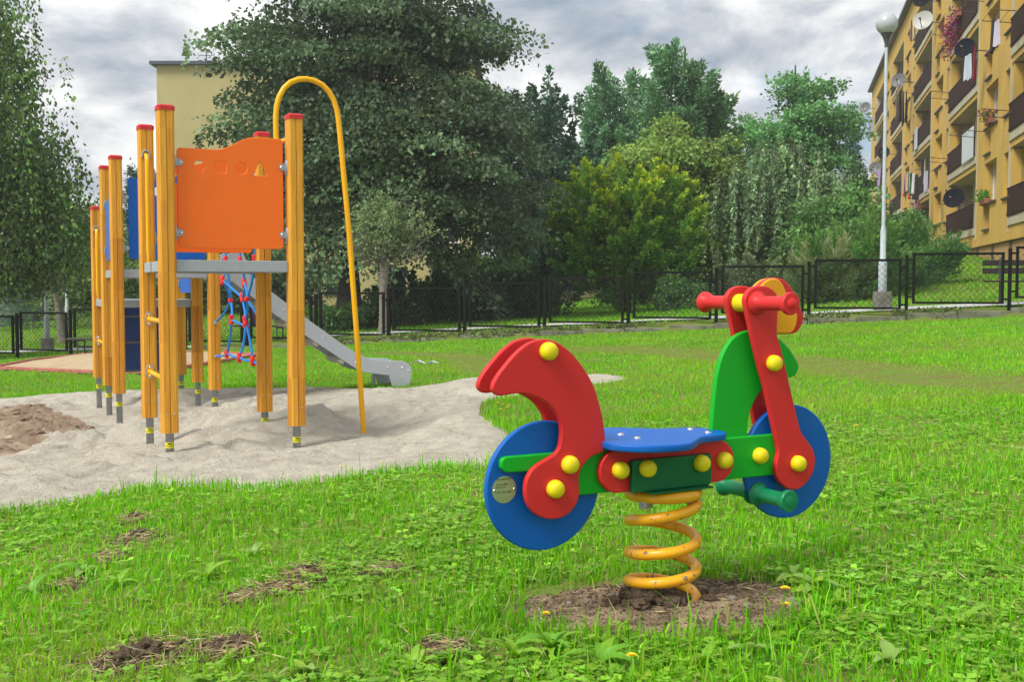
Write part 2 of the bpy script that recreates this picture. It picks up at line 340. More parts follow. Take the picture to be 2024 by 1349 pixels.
for k in range(-3, 9):
    x, y = fpt(k); zt = -.25 + .11 * k
    for h in (0, 1):
        M = Matrix.Translation((x - fpt(0)[0] + FDX * .5 * h, y - fpt(0)[1] + FDY * .5 * h, 0)) @ Matrix.Rotation(math.atan2(FDY, FDX), 4, 'Z')
        jz = random.uniform(-.015, .015)
        MB().box(.006, FL / 2 - .006, -.34 + random.uniform(-.01, .01), -.14, zt - .5, zt + jz + .055 * h - .015, M).build('kerb_stone', m_kerb, kerb, bevel=.012)

# ------------------------------------------------------------------ spring rider
def plastic(name, c, rough=.42):
    if name in MATS: return MATS[name]
    m = mat(name, c, rough, noise=.05, nscale=6, bump=.12, bscale=700, spec=.28); relief(m, [(700, .01, .10)], [(55, .70, .76, tuple(.62 * q + .03 for q in c)), (260, .69, .73, tuple(.5 * q + .12 for q in c)), (3, .5, .8, tuple(.90 * q + .01 for q in c))]); return m
red = plastic('red_plastic', (.66, .026, .028)); blue = plastic('blue_plastic', (.001, .112, .48)); grn = plastic('green_plastic', (.004, .40, .018))
dgrn = plastic('dark_green_plastic', (.004, .13, .045)); yel = plastic('yellow_plastic', (.80, .66, .012), .35); amb = plastic('amber_plastic', (.86, .38, .008))
orange = plastic('orange_plastic', (.95, .17, .012)); steel = mat('galvanised_steel', (.42, .45, .48), .5, noise=.2, nscale=30, metal=.3)
chrome = mat('bright_steel', (.75, .75, .76), .2, metal=1)
black = mat('black_print', (.02, .025, .015), .7)
def worn(name, c):
    m = bpy.data.materials.new(name); m.use_nodes = True; t = m.node_tree; b = t.nodes['Principled BSDF']; b.inputs['Roughness'].default_value = .35
    tcn = t.nodes.new('ShaderNodeTexCoord'); n_ = t.nodes.new('ShaderNodeTexNoise'); n_.inputs['Scale'].default_value = 60; n_.inputs['Detail'].default_value = 6
    n_2 = t.nodes.new('ShaderNodeTexNoise'); n_2.inputs['Scale'].default_value = 9
    sx = t.nodes.new('ShaderNodeSeparateXYZ'); t.links.new(tcn.outputs['Object'], sx.inputs[0]); t.links.new(tcn.outputs['Object'], n_.inputs['Vector']); t.links.new(tcn.outputs['Object'], n_2.inputs['Vector'])
    def mth(op, a, b_):
        q = t.nodes.new('ShaderNodeMath'); q.operation = op
        for i, v in enumerate((a, b_)):
            if isinstance(v, (int, float)): q.inputs[i].default_value = v
            else: t.links.new(v, q.inputs[i])
        return q.outputs[0]
    low = mth('SUBTRACT', .75, mth('MULTIPLY', sx.outputs[2], .55)); k = mth('ADD', mth('MULTIPLY', n_.outputs[0], .75), mth('MULTIPLY', n_2.outputs[0], .25))
    rp = t.nodes.new('ShaderNodeValToRGB'); rp.color_ramp.elements[0].position = .655; rp.color_ramp.elements[0].color = (*c, 1); rp.color_ramp.elements[1].position = .69; rp.color_ramp.elements[1].color = (.22, .16, .10, 1)
    t.links.new(mth('ADD', k, mth('MULTIPLY', low, .09)), rp.inputs[0]); t.links.new(rp.outputs[0], b.inputs['Base Color']); return m
springm = worn('worn_yellow_paint', (.84, .40, .008))
rider = empty('spring_rider', (RX, RY, 0), R(28.5))
tag(rider, 'red, blue and green scooter-shaped spring rider on a yellow coil spring', 'spring rider')
def knob(u, z, wv, parent=rider, sgn=1):
    o = MB().lathe([(.0225, -.001), (.0240, .001), (.0240, .010), (.0232, .016), (.0205, .022), (.015, .0265), (.008, .029), (0, .0296)], (u, -wv * sgn, z), (0, -sgn, 0), 24).build('bolt_cap', yel, parent, 50); return o
RW, FW = (-.392, .3488), (.4584, .3485)
for c in (RW, FW): wh = plate('wheel', [circle(c[0], c[1], .172, 72)], .019, 0, blue, rider)
beam = [(-.5155, .4375), (.3812, .4385), (.392, .4300), (.395, .3779), (.392, .325), (.383, .3167), (-.3017, .3174), (-.318, .330), (-.3234, .3491), (-.350, .378), (-.3917, .392), (-.5115, .3963), (-.5230, .4000), (-.5310, .4100), (-.5316, .4258), (-.5260, .4340)]
for sg in (1, -1): plate('frame_beam', [beam], .019, -.0205 * sg, grn, rider)
fender = [(-.5669, .6208), (-.563, .6076), (-.5522, .5992), (-.5374, .5976), (-.5025, .6013), (-.4774, .6001), (-.4469, .5924), (-.4161, .5784), (-.3902, .5569), (-.3718, .5311), (-.3639, .5035), (-.3649, .4764), (-.3701, .4541), (-.3847, .437), (-.4055, .4273), (-.4313, .4157), (-.4544, .3996), (-.4681, .3762), (-.4722, .3497), (-.4681, .3225), (-.4543, .2965), (-.4311, .2784), (-.4, .2676), (-.3685, .2675), (-.3394, .2783), (-.3182, .2992), (-.3086, .3259), (-.3104, .3674), (-.304, .3898), (-.289, .4093), (-.2674, .4238), (-.2385, .4318), (-.2325, .4380), (-.2282, .4673), (-.2322, .5046), (-.2406, .542), (-.2572, .5935), (-.2791, .6357), (-.3115, .6779), (-.3434, .7082), (-.3749, .7284), (-.4061, .7376), (-.4318, .7373), (-.4623, .7292), (-.4976, .7059), (-.5324, .6719), (-.5571, .6422)]
for sg in (1, -1):
    plate('rear_fender', [catmull(fender, 3)], .019, -.0405 * sg, red, rider)
    for u, z in ((-.4083, .7074), (-.3428, .408), (-.3873, .3474)): knob(u, z, .050, sgn=sg)
stad = [(-.186 + .060 * math.cos(a), .3775 + .060 * math.sin(a)) for a in np.linspace(R(90), R(270), 16)] + [(.153 + .060 * math.cos(a), .3785 + .060 * math.sin(a)) for a in np.linspace(R(-90), R(90), 16)]
for sg in (1, -1):
    plate('side_plate', [stad], .021, -.0415 * sg, red, rider)
    plate('spring_clamp', [[(-.154, .3174), (.108, .3174), (.116, .323), (.116, .400), (.110, .4062), (-.148, .4062), (-.154, .401)]], .019, -.0620 * sg, dgrn, rider)
    for u in (-.1852, .1697): knob(u, .381, .052, sgn=sg)
    for u in (-.1102, .0735): knob(u, .3824, .0715, sgn=sg)
    knob(.321, .3797, .030, sgn=sg)
fork = [(.2482, .8346), (.252, .8501), (.2639, .8641), (.2819, .8735), (.3042, .8766), (.3288, .8751), (.3495, .8672), (.3642, .8561), (.372, .8402), (.3725, .8021), (.3702, .7386), (.3811, .7065), (.4032, .642), (.4221, .5818), (.4389, .5278), (.457, .4718), (.4705, .4384), (.4925, .4141), (.5147, .3897), (.5238, .3693), (.5263, .3527), (.5203, .3202), (.499, .2924), (.4733, .2749), (.4475, .27), (.4175, .2766), (.3897, .2968), (.3746, .3223), (.3721, .3483), (.38, .3766), (.3818, .3958), (.3729, .4286), (.3531, .4939), (.3248, .5908), (.3077, .6357), (.2821, .7153), (.2652, .772), (.2530, .812)]
for sg in (1, -1):
    plate('fork_plate', [catmull(fork, 3)], .019, -.0405 * sg, red, rider)
    for u, z in ((.4505, .3494), (.3521, .6516)): knob(u, z, .050, sgn=sg)
shield = [(.1646, .4640), (.1699, .522), (.1789, .6001), (.1883, .6405), (.2018, .6777), (.2254, .7117), (.2534, .7332), (.2919, .7451), (.335, .746), (.375, .737), (.4088, .7219), (.439, .7033), (.4695, .6732), (.4917, .643), (.4929, .6265), (.4836, .6105), (.4707, .6034), (.4535, .6018), (.40, .592), (.3481, .5673), (.3235, .5395), (.3074, .5083), (.2990, .475), (.2957, .440), (.290, .425), (.18, .425), (.168, .435)]
plate('leg_shield', [catmull(shield, 3)], .019, 0, grn, rider)
lamp = [(.325, .86), (.3394, .8815), (.36, .8943), (.3808, .8985), (.4019, .8945), (.4191, .8784), (.4322, .8558), (.4496, .8363), (.4673, .8069), (.4763, .7873), (.4724, .7613), (.4598, .7419), (.4427, .7357), (.4044, .7365), (.34, .74), (.322, .78)]
lampr = [(.325, .86), (.345, .885), (.38, .9), (.4072, .9), (.4285, .8963), (.4502, .8817), (.4677, .8622), (.4855, .8359), (.5012, .8063), (.5103, .7864), (.5063, .7634), (.4913, .7439), (.4698, .7335), (.42, .733), (.34, .738), (.322, .78)]
hl = plate('headlamp', [catmull(lampr, 3)], .019, 0, red, rider)
for sg in (1, -1): plate('lamp_face', [catmull(lamp, 3)], .010, -.0151 * sg, amb, hl)
MB().lathe([(.0265, -.0305), (.0265, .0305)], (.292, 0, .827), (0, 1, 0), 28).build('spacer', yel, rider, 40)
for sg in (1, -1):
    hd = MB().lathe([(.034, 0), (.034, .006), (.027, .012), (.0205, .022), (.0205, .108), (.024, .116), (.031, .128), (.032, .131), (.032, .139), (.030, .142), (.0155, .1425), (.0155, .146), (.010, .150), (0, .151)], (.292, -.050 * sg, .827), (0, -sg, 0), 32).build('handlebar_grip', red, rider, 38)
    ft = MB().lathe([(.035, 0), (.035, .006), (.029, .011), (.0215, .020), (.0215, .100), (.024, .110), (.031, .124), (.032, .127), (.032, .135), (.030, .138), (.0155, .1385), (.0155, .141), (0, .143)], (.337, -.0095 * sg, .262), (0, -sg, 0), 32).build('footrest', plastic('mid_green_plastic', (.008, .22, .09), .3), rider, 38)
st = [(-.238, .06), (-.236, .10), (-.2, .153), (-.155, .18), (-.09, .19), (-.045, .183), (.008, .142), (.05, .106), (.09, .092), (.145, .083), (.175, .06), (.188, .02)]
st = st + [(a, -b) for a, b in st[::-1]]
me = plate_mesh('seat', [catmull(st, 4)], .020, .005); me.transform(Matrix.Rotation(R(-90), 4, 'X')); me.transform(Matrix.Translation((0, 0, .4510)))
seat = link('seat', me, blue, rider, 35)
for f in me.polygons: f.use_smooth = abs(f.normal.z) < .98
for u in (-.118, .126):
    for wv in (.040, -.040): MB().lathe([(.0105, 0), (.010, .002), (.007, .0042), (0, .0052)], (u, -wv, .4608), (0, 0, 1), 16).build('screw', chrome, seat, 60)
np_ = MB().lathe([(.0352, 0), (.0352, .0012)], (-.5132, -.0097, .3494), (0, -1, 0), 40).build('maker_plate', mat('brushed_plate', (.36, .42, .22), .4, metal=.35), rider, 30)
tm = text_mesh('lettering', 'Rok produkcji 2015\n\nNr kat.: 3004        \nNr ser.: 03             \n\nEN 1176-1:2007\n\n- - - - - - - - - - - - -\n- - - - - - - - - -', .0062); tm.transform(Matrix.Translation((-.5132, -.0112, .3500))); link('lettering', tm, black, np_)
for du in (-.029, .029): MB().lathe([(.004, 0), (.0035, .002), (0, .003)], (-.5132 + du, -.0110, .3494), (0, -1, 0), 12).build('screw', chrome, np_, 60)
# mounting under the frame
MB().box(-.105, .105, -.095, .095, .3128, .3170).build('mounting_plate', dgrn, rider, bevel=.004)
for a in (200, 320, 80): MB().box(-.02, .02, -.012, .012, .262, .3040, Matrix.Translation((.085 * math.cos(R(a)), .085 * math.sin(R(a)), 0)) @ Matrix.Rotation(R(a), 4, 'Z')).build('spring_bracket', steel, rider, bevel=.004)
HP = []
Rc = .0945; th0 = R(-28.5)
HA = [0, .25, .5, .75, 1, 1.25, 1.5, 1.75, 2, 2.5, 3, 3.5, 4, 4.22]; HZ = [.296, .2945, .291, .283, .268, .242, .212, .186, .162, .121, .081, .041, -.003, -.025]
def helix(a):     # a in turns measured downward from the top: right, front, left, back
    z = sum(np.interp(a + q, HA, HZ) for q in np.linspace(-.12, .12, 7)) / 7; th = th0 - R(8) - 2 * math.pi * a; return (Rc * math.cos(th), Rc * math.sin(th), float(z))
for a in np.linspace(.0, 4.22, 260): HP.append(helix(a))
MB().tube(HP, [.0154] * 260, 14).build('coil_spring', springm, rider, 60)
# ------------------------------------------------------------------ play tower
def woodmat():
    m = bpy.data.materials.new('laminated_wood'); m.use_nodes = True; t = m.node_tree; b = t.nodes['Principled BSDF']; b.inputs['Roughness'].default_value = .55; b.inputs['Specular IOR Level'].default_value = .3
    tcn = t.nodes.new('ShaderNodeTexCoord'); oi = t.nodes.new('ShaderNodeObjectInfo')
    mp = t.nodes.new('ShaderNodeMapping'); mp.inputs['Scale'].default_value = (22, 22, 2.1); ad = t.nodes.new('ShaderNodeVectorMath'); ad.operation = 'ADD'
    cx = t.nodes.new('ShaderNodeCombineXYZ'); ml = t.nodes.new('ShaderNodeMath'); ml.operation = 'MULTIPLY'; ml.inputs[1].default_value = 37; t.links.new(oi.outputs['Random'], ml.inputs[0])
    t.links.new(ml.outputs[0], cx.inputs[2]); t.links.new(tcn.outputs['Object'], ad.inputs[0]); t.links.new(cx.outputs[0], ad.inputs[1]); t.links.new(ad.outputs[0], mp.inputs['Vector'])
    wn = t.nodes.new('ShaderNodeTexWhiteNoise'); sn = t.nodes.new('ShaderNodeVectorMath'); sn.operation = 'FLOOR'; t.links.new(mp.outputs[0], sn.inputs[0]); t.links.new(sn.outputs[0], wn.inputs['Vector'])
    rp = t.nodes.new('ShaderNodeValToRGB'); E_ = rp.color_ramp.elements; E_[0].position = .0; E_[0].color = (.55, .22, .02, 1); E_[1].position = 1; E_[1].color = (.81, .41, .042, 1); q = E_.new(.15); q.color = (.70, .315, .028, 1)
    t.links.new(wn.outputs['Value'], rp.inputs[0])
    mp2 = t.nodes.new('ShaderNodeMapping'); mp2.inputs['Scale'].default_value = (95, 95, 3.5); t.links.new(ad.outputs[0], mp2.inputs['Vector'])
    gn = t.nodes.new('ShaderNodeTexNoise'); gn.inputs['Scale'].default_value = 1; gn.inputs['Detail'].default_value = 5; gn.inputs['Distortion'].default_value = .6; t.links.new(mp2.outputs[0], gn.inputs['Vector'])
    gr = t.nodes.new('ShaderNodeValToRGB'); gr.color_ramp.elements[0].position = .3; gr.color_ramp.elements[0].color = (.72, .62, .5, 1); gr.color_ramp.elements[1].position = .6; gr.color_ramp.elements[1].color = (1, 1, 1, 1); t.links.new(gn.outputs[0], gr.inputs[0])
    mm = t.nodes.new('ShaderNodeMixRGB'); mm.blend_type = 'MULTIPLY'; mm.inputs[0].default_value = .8; t.links.new(rp.outputs[0], mm.inputs[1]); t.links.new(gr.outputs[0], mm.inputs[2]); t.links.new(mm.outputs[0], b.inputs['Base Color'])
    bp = t.nodes.new('ShaderNodeBump'); bp.inputs['Strength'].default_value = .1; t.links.new(gn.outputs[0], bp.inputs['Height']); t.links.new(bp.outputs[0], b.inputs['Normal']); return m
wood = woodmat(); capm = plastic('red_cap', (.60, .030, .032)); grey = mat('grey_painted_board', (.46, .49, .54), .45, noise=.05, bump=.15, bscale=500)
greyp = mat('grey_steel_beam', (.36, .39, .43), .4, noise=.08); treadm = mat('brown_grey_tread', (.16, .14, .13), .7)
stick = mat('yellow_sticker', (.72, .68, .01), .5); rope = mat('blue_rope', (.004, .22, .66), .6, bump=.5, bscale=300); redc = plastic('red_connector', (.70, .025, .03), .35); tubey = plastic('yellow_tube', (.93, .47, .008), .3)
tower = empty('play_tower', (TO[0], TO[1], 0), math.atan2(.436, .9))
tag(tower, 'wooden play tower with orange and blue panels, grey slide, rope net and yellow pole', 'play tower')
hw, ch, gr_, gd = .054, .015, .0035, .007
sec = []
for q in range(4):
    pts = [(hw, -hw + ch), (hw, -gr_), (hw - gd, -gr_), (hw - gd, gr_), (hw, gr_), (hw, hw - ch)]
    c_, s_ = round(math.cos(q * math.pi / 2)), round(math.sin(q * math.pi / 2)); sec += [(x * c_ - y * s_, x * s_ + y * c_) for x, y in pts]
WB = -.104
def post_mesh(h):
    me = MB().prism(sec, 0, h).mesh('post'); return me
PM = {h: post_mesh(h) for h in (2.165, 1.835)}
capP = [(.060 * sx * k + .0, .060 * sy * j) for sx, sy, k, j in ()]
def octa(r, c): return [(r, -r + c), (r, r - c), (r - c, r), (-r + c, r), (-r, r - c), (-r, -r + c), (-r + c, -r), (r - c, -r)]
cm = MB(); cm.prism(octa(.0585, .017), -.012, .016)
cap_me = cm.mesh('post_cap'); bm = bmesh.new(); bm.from_mesh(cap_me)
top = [f for f in bm.faces if f.normal.z > .9][0]; rr_ = bmesh.ops.inset_region(bm, faces=[top], thickness=.014); [v.co.__setattr__('z', v.co.z + .010) for v in top.verts]
bm.to_mesh(cap_me); bm.free(); cap_me.materials.append(capm)
pipe_me = MB().lathe([(.028, -.65), (.028, -.004), (.04, -.004), (.04, 0)], (0, 0, 0), n=20).mesh('foot_pipe'); pipe_me.materials.append(steel); pipe_me.polygons.foreach_set('use_smooth', [len(p.vertices) == 4 for p in pipe_me.polygons])
st_me = MB().lathe([(.0284, 0), (.0287, .001), (.0287, .039), (.0284, .04)], (0, 0, 0), n=20).mesh('sticker'); st_me.materials.append(stick)
pr = MB()
for a, z, h, wd in ((-100, .026, .009, .5), (-100, .015, .003, .9), (-100, .009, .002, .9), (-40, .02, .006, .3)):
    P_ = [(.0292 * math.cos(R(a) + t), .0292 * math.sin(R(a) + t)) for t in np.linspace(-wd, wd, 6)]
    pr.add([(x, y, z) for x, y in P_] + [(x, y, z + h) for x, y in P_], [(i, i + 1, i + 7, i + 6) for i in range(5)])
print_me = pr.mesh('sticker_print'); print_me.materials.append(black)
scr_me = MB().lathe([(.006, 0), (.005, .002), (0, .003)], (0, 0, 0), (0, -1, 0), 10).mesh('screw'); scr_me.materials.append(chrome)
def sub(name, me, parent, loc): o = bpy.data.objects.new(name, me); COL.objects.link(o); o.parent = parent; o.location = loc; return o
POSTS = {'P1': (0, 0), 'Q': (.87, 0), 'P2': (0, .98), 'R': (.87, .98), 'P3': (0, 3.05), 'P4': (0, 3.98), 'S2': (.87, 3.05), 'S1': (.87, 3.98), 'P5': (0, 5.05), 'T': (.87, 5.05)}
for nm, (a, s) in POSTS.items():
    h = 1.835 if nm in 'P5T' and nm != 'P' else 2.165
    me = PM[h]
    if not me.materials: me.materials.append(wood)
    p = sub('post', me, tower, (a, s, WB))
    sub('post_cap', cap_me, p, (0, 0, h)); sub('foot_pipe', pipe_me, p, (0, 0, 0))
    stz = {'P1': -.085, 'Q': -.10, 'R': -.07}.get(nm, -.10)
    sub('sticker', st_me, p, (0, 0, stz - .02)); sub('sticker_print', print_me, p, (0, 0, stz - .02))
    for dx in (-.024, .024): sub('screw', scr_me, p, (dx, -hw - .0002, .13))
def hexa(cx, cz, r): return [(cx + r * math.cos(R(60 * i)), cz + r * math.sin(R(60 * i))) for i in range(6)][::-1]
def rsq(cx, cz, r): return [(cx + x * r, cz + y * r) for x, y in ((-1, -.8), (-.8, -1), (.8, -1), (1, -.8), (1, .8), (.8, 1), (-.8, 1), (-1, .8))]
def tri(cx, cz, r): return [(cx - r, cz - r), (cx - r * .8, cz - r * 1.1), (cx + r * .8, cz - r * 1.1), (cx + r, cz - r), (cx + r * .15, cz + r * .95), (cx - r * .15, cz + r * .95)]
def panel(x0, x1, z0, zl, zh, holes=True):
    w_ = x1 - x0; f = lambda t: x0 + w_ * t
    P = [(x0, z0 + .02), (x0 + .02, z0), (x1 - .02, z0), (x1, z0 + .02), (x1, zh - .02), (x1 - .015, zh)]
    for t in np.linspace(.72, .36, 14):
        k = (t - .36) / .36; P.append((f(t), zl + (zh - zl) * (k * k * (3 - 2 * k))))
    P += [(f(.02), zl), (x0, zl - .02)]
    o = [P]
    if holes: zz_ = zl - .118; o += [hexa(f(.205), zz_, .042), rsq(f(.40), zz_, .040), circle(f(.595), zz_, .042, 24), tri(f(.78), zz_ + .005, .046)]
    return o
def bracket(x, y, z, rz, parent, flip=False):
    g = MB(); M = Matrix.Translation((x, y, z)) @ Matrix.Rotation(rz, 4, 'Z')
    if flip: M = M @ Matrix.Scale(-1, 4, (1, 0, 0))
    # half-moon plate on the post and a tongue holding the board
    g.add([M @ Vector((0, .034 * math.cos(t), .055 * math.sin(t))) for t in np.linspace(0, 2 * math.pi, 17)[:-1]] + [M @ Vector((.012, .030 * math.cos(t), .051 * math.sin(t))) for t in np.linspace(0, 2 * math.pi, 17)[:-1]], [tuple(range(15, -1, -1)), tuple(range(16, 32))] + [(i, (i + 1) % 16, (i + 1) % 16 + 16, i + 16) for i in range(16)])
    pl = [(.008, -.022), (.042, -.022), (.052, -.017), (.058, -.008), (.058, .008), (.052, .017), (.042, .022), (.008, .022)]
    g.add([M @ Vector((a, -.016, b)) for a, b in pl] + [M @ Vector((a, -.022, b)) for a, b in pl], [tuple(range(8)), tuple(range(15, 7, -1))] + [(i, i + 8, (i + 1) % 8 + 8, (i + 1) % 8) for i in range(8)])
    b = g.build('bracket', mat('grey_bracket', (.33, .36, .40), .4, metal=.3), parent)
    MB().lathe([(.010, 0), (.009, .004), (0, .007)], M @ Vector((.042, -.022, 0)), (M.to_3x3() @ Vector((0, -1, 0))), 12).build('bolt', chrome, b, 60)
def wallpanel(y, x0, x1, z0, zl, zh, m, name='panel'):
    p = plate(name, panel(x0, x1, z0, zl, zh), .019, y, m, tower, .004)
    for z in (z0 + .10, z0 + .57):
        bracket(.054, y + .004, z, 0, p)
        # mirrored on the other post
        g = bracket(.816, y + .004, z, 0, p, True)
    return p
pf = wallpanel(0, .072, .788, 1.143, 1.812, 1.909, orange); pf['label'] = 'orange panel with hexagon, square, circle and triangle cut out'
pb = wallpanel(.98, .095, .785, 1.143, 1.812, 1.909, orange); wallpanel(3.05, .105, .80, 1.140, 1.89, 1.93, blue)
# panels that run along the tower
def sidepanel(x, y0, y1, z0, zl, zh, m):
    me = plate_mesh('panel', panel(0, y1 - y0, z0, zl, zh, False), .019); me.transform(Matrix.Translation((x, y0, 0)) @ Matrix.Rotation(R(90), 4, 'Z')); p = link('panel', me, m, tower, 35); flatcaps(me)
    for z in (z0 + .10, z0 + .55): bracket(x + .004, y0 - .02, z, R(90), p); bracket(x + .004, y1 + .02, z, R(90), p, True)
    return p
sidepanel(0, 3.13, 3.90, 1.14, 1.84, 1.70, blue); sidepanel(.87, 4.07, 4.97, .82, 1.42, 1.50, blue)
# platforms
def platform(y0, y1, zt):
    d = MB()
    for i in range(7):
        t0 = .055 + i * .109; d.box(t0 + .002, t0 + .106, y0 + .03, y1 - .03, zt - .028, zt - .003)
    pd = d.build('deck', greyp, tower)
    for y in (y0, y1): MB().box(.056, .814, y - .022, y + .022, zt - .078, zt).build('beam', greyp, tower, bevel=.004)
    for x in (0, .87): MB().box(x - .020, x + .020, y0 + .056, y1 - .056, zt - .074, zt - .001).build('beam', greyp, tower, bevel=.004)
platform(0, .98, 1.060); platform(3.05, 3.98, 1.045); platform(4.0, 5.05, .752)
MB().box(-.03, .012, .60, .92, .985, 1.058).build('beam_end', greyp, tower, bevel=.004)
# ladder rungs and grab handles
def rung(y0, y1, z):
    r_ = MB().tube([(0, y0, z), (0, y1, z)], .017, 12).build('rung', tubey, tower, 40)
    for y, sg in ((y1, -1), (y0, 1)):
        fl = MB(); n = 24
        for (ra, rb, h0, h1) in ((.026, .046, 0, .008),):
            P0 = [(ra * math.cos(t), y + sg * h0, z + rb * math.sin(t)) for t in np.linspace(0, 2 * math.pi, n + 1)[:-1]]; P1 = [(ra * math.cos(t), y + sg * h1, z + rb * math.sin(t)) for t in np.linspace(0, 2 * math.pi, n + 1)[:-1]]
            fl.add(P0 + P1, [tuple(range(n)), tuple(range(2 * n - 1, n - 1, -1))] + [(i, i + n, (i + 1) % n + n, (i + 1) % n) for i in range(n)])
        fl.build('flange', tubey, r_)
        MB().tube([(.028 * math.cos(t), y + sg * .005, z + .049 * math.sin(t)) for t in np.linspace(0, 2 * math.pi, n + 1)[:-1]], .0055, 6, closed=True).build('flange_ring', steel, r_, 60)
        for dz in (-.032, .032): MB().lathe([(.007, 0), (.005, .003), (0, .004)], (0, y + sg * .008, z + dz), (0, sg, 0), 10).build('bolt', chrome, r_, 60)
for z in (.64, .245): rung(.054, .926, z)
rung(4.034, 4.996, .30)
def handle(y, z0, z1):
    h_ = MB().tube([(-.005, y - .012, z1), (-.005, y - .055, z1 - .012), (-.005, y - .072, z1 - .05), (-.005, y - .074, z1 - .12), (-.005, y - .074, z0 + .09), (-.005, y - .072, z0 + .03), (-.005, y - .070, z0 - .07)], [.0165, .0165, .0165, .0165, .0165, .011, .010], 12).build('grab_handle', tubey, tower, 50)
    MB().tube([(-.005 + .028 * math.cos(t), y - .006, z1 - .01 + .048 * math.sin(t)) for t in np.linspace(R(-10), R(190), 14)], .007, 6).build('flange_ring', steel, h_, 60)
    MB().lathe([(.007, 0), (.005, .003), (0, .004)], (-.005, y - .078, z0 - .05), (0, -1, 0), 10).build('bolt', chrome, h_, 60)
handle(.926, 1.065, 1.855); handle(4.996, .76, 1.50)
# fireman's pole: an arch from the tower's side to the sand
AR = [(.856, .45, 1.93), (.853, .45, 2.05), (.853, .45, 2.135), (.860, .45, 2.21), (.880, .45, 2.28), (.915, .45, 2.345), (.965, .45, 2.393), (1.025, .45, 2.420), (1.085, .45, 2.428), (1.145, .45, 2.420), (1.205, .45, 2.395), (1.255, .45, 2.350), (1.292, .45, 2.290), (1.316, .45, 2.220), (1.330, .45, 2.14), (1.345, .45, 1.98), (1.406, .45, 1.294), (1.46, .45, .52), (1.525, .45, -.45)]
MB().tube(AR, .0205, 14).build('fireman_pole', tubey, tower, 60)
MB().tube([(.87, .05, 1.93), (.866, .25, 1.935), (.856, .45, 1.94), (.866, .7, 1.935), (.87, .93, 1.93)], .0175, 10).build('pole_support', tubey, tower, 60)
# slide
sl = [(.93, 1.02), (.99, 1.17), (1.10, 1.225), (1.20, 1.215), (1.235, 1.15), (1.231, 1.035), (1.483, .831), (1.85, .550), (2.194, .302), (2.326, .214), (2.44, .155), (2.568, .118), (2.70, .106), (2.86, .099), (2.934, .067), (2.971, .004), (2.955, -.09), (2.924, -.26), (2.776, -.26), (2.712, -.048), (2.549, -.025), (2.44, -.004), (2.351, .034), (2.176, .150), (1.831, .382), (1.497, .616), (1.093, .935), (.95, .96)]
slide_top = [(.89, 1.046), (1.10, 1.03), (1.25, .935), (1.483, .735), (1.85, .465), (2.194, .220), (2.326, .135), (2.44, .080), (2.568, .047), (2.70, .036), (2.90, .032)]
ys0, ys1 = 3.275, 3.755
for y, sg in ((ys0, 1), (ys1, -1)):
    sp_ = plate('slide_side', [sl], .018, y, grey, tower, .004)
    if sg == 1:
        for x, z in ((1.30, .93), (1.60, .655), (2.0, .375), (2.35, .10), (2.70, .04), (2.86, .03), (2.93, .0), (2.87, -.08), (1.10, 1.1)): MB().lathe([(.009, 0), (.008, .003), (0, .005)], (x, y - .009, z), (0, -1, 0), 12).build('screw', chrome, sp_, 60)
cv = MB(); k = len(slide_top)
cv.add([(x, ys0 + .0095, z) for x, z in slide_top] + [(x, ys1 - .0095, z) for x, z in slide_top] + [(x, ys0 + .0095, z - .004) for x, z in slide_top] + [(x, ys1 - .0095, z - .004) for x, z in slide_top], [(i, i + 1, i + 1 + k, i + k) for i in range(k - 1)] + [(i + 3 * k, i + 1 + 3 * k, i + 1 + 2 * k, i + 2 * k) for i in range(k - 1)])
chute = cv.build('slide_chute', mat('stainless_steel', (.55, .56, .57), .3, metal=.9), tower, 30)
for x, z in ((1.40, .72), (1.66, .53), (1.95, .33), (2.22, .14)): MB().box(-.03, .03, ys0 + .012, ys1 - .012, -.05, -.005, Matrix.Translation((x, 0, z)) @ Matrix.Rotation(R(36), 4, 'Y')).build('slide_crossbar', mat('pale_cross_bar', (.50, .49, .40), .6), chute)
MB().tube([(2.62, 3.50, .03), (2.62, 3.50, -.5)], .02, 10).build('slide_leg', steel, tower, 50)
# blue climbing boards below the low platform
for z0, z1 in ((.560, .690), (.272, .552), (-.05, .264)):
    plate('climbing_board', [[(.10, z0 + .01), (.11, z0), (.70, z0), (.72, z0 + .02), (.725, z0 + .05), (.725, z1 - .05), (.72, z1 - .01), (.71, z1), (.11, z1), (.10, z1 - .01)]], .022, 5.16, mat('navy_plastic', (.004, .045, .19), .45), tower)
for z in (.556, .268, -.054): MB().box(.08, .74, 5.14, 5.33, z - .012, z + .008).build('tread', treadm, tower, bevel=.003)
for x in (.07, .75): plate('stair_side', [[(x, 0), (x + .019, 0), (x + .019, .72), (x, .72)]], .25, 5.28, mat('navy_plastic', (.004, .045, .19), .45), tower)
# climbing net
NN = {'n1': (2.36, .942), 'n2': (2.065, .788), 'n3': (2.409, .759), 'n4': (2.147, .591), 'n5': (1.89, .544), 'n6': (1.528, .6), 'n7': (1.395, .78), 'n8': (1.869, .917), 't1': (2.467, 1.12), 't2': (1.846, 1.10), 't3': (1.286, 1.10), 'u1': (2.50, 1.72), 'u2': (1.86, 1.70), 'u3': (1.27, 1.72), 'b0': (2.985, .225), 'b1': (2.451, .278), 'b2': (1.916, .268), 'b3': (1.391, .271), 'b4': (1.04, .245), 'a1': (2.985, .545), 'a2': (1.04, .58), 'c0': (2.99, 1.74), 'c1': (1.04, 1.74)}
bulge = {'n1': -.05, 'n2': .06, 'n5': .05, 'n8': .04, 'n7': -.04, 'n6': -.03, 'n3': .03, 'n4': -.02}
def NP(k_): a, z = NN[k_]; return Vector((.87 + bulge.get(k_, 0), a, z))
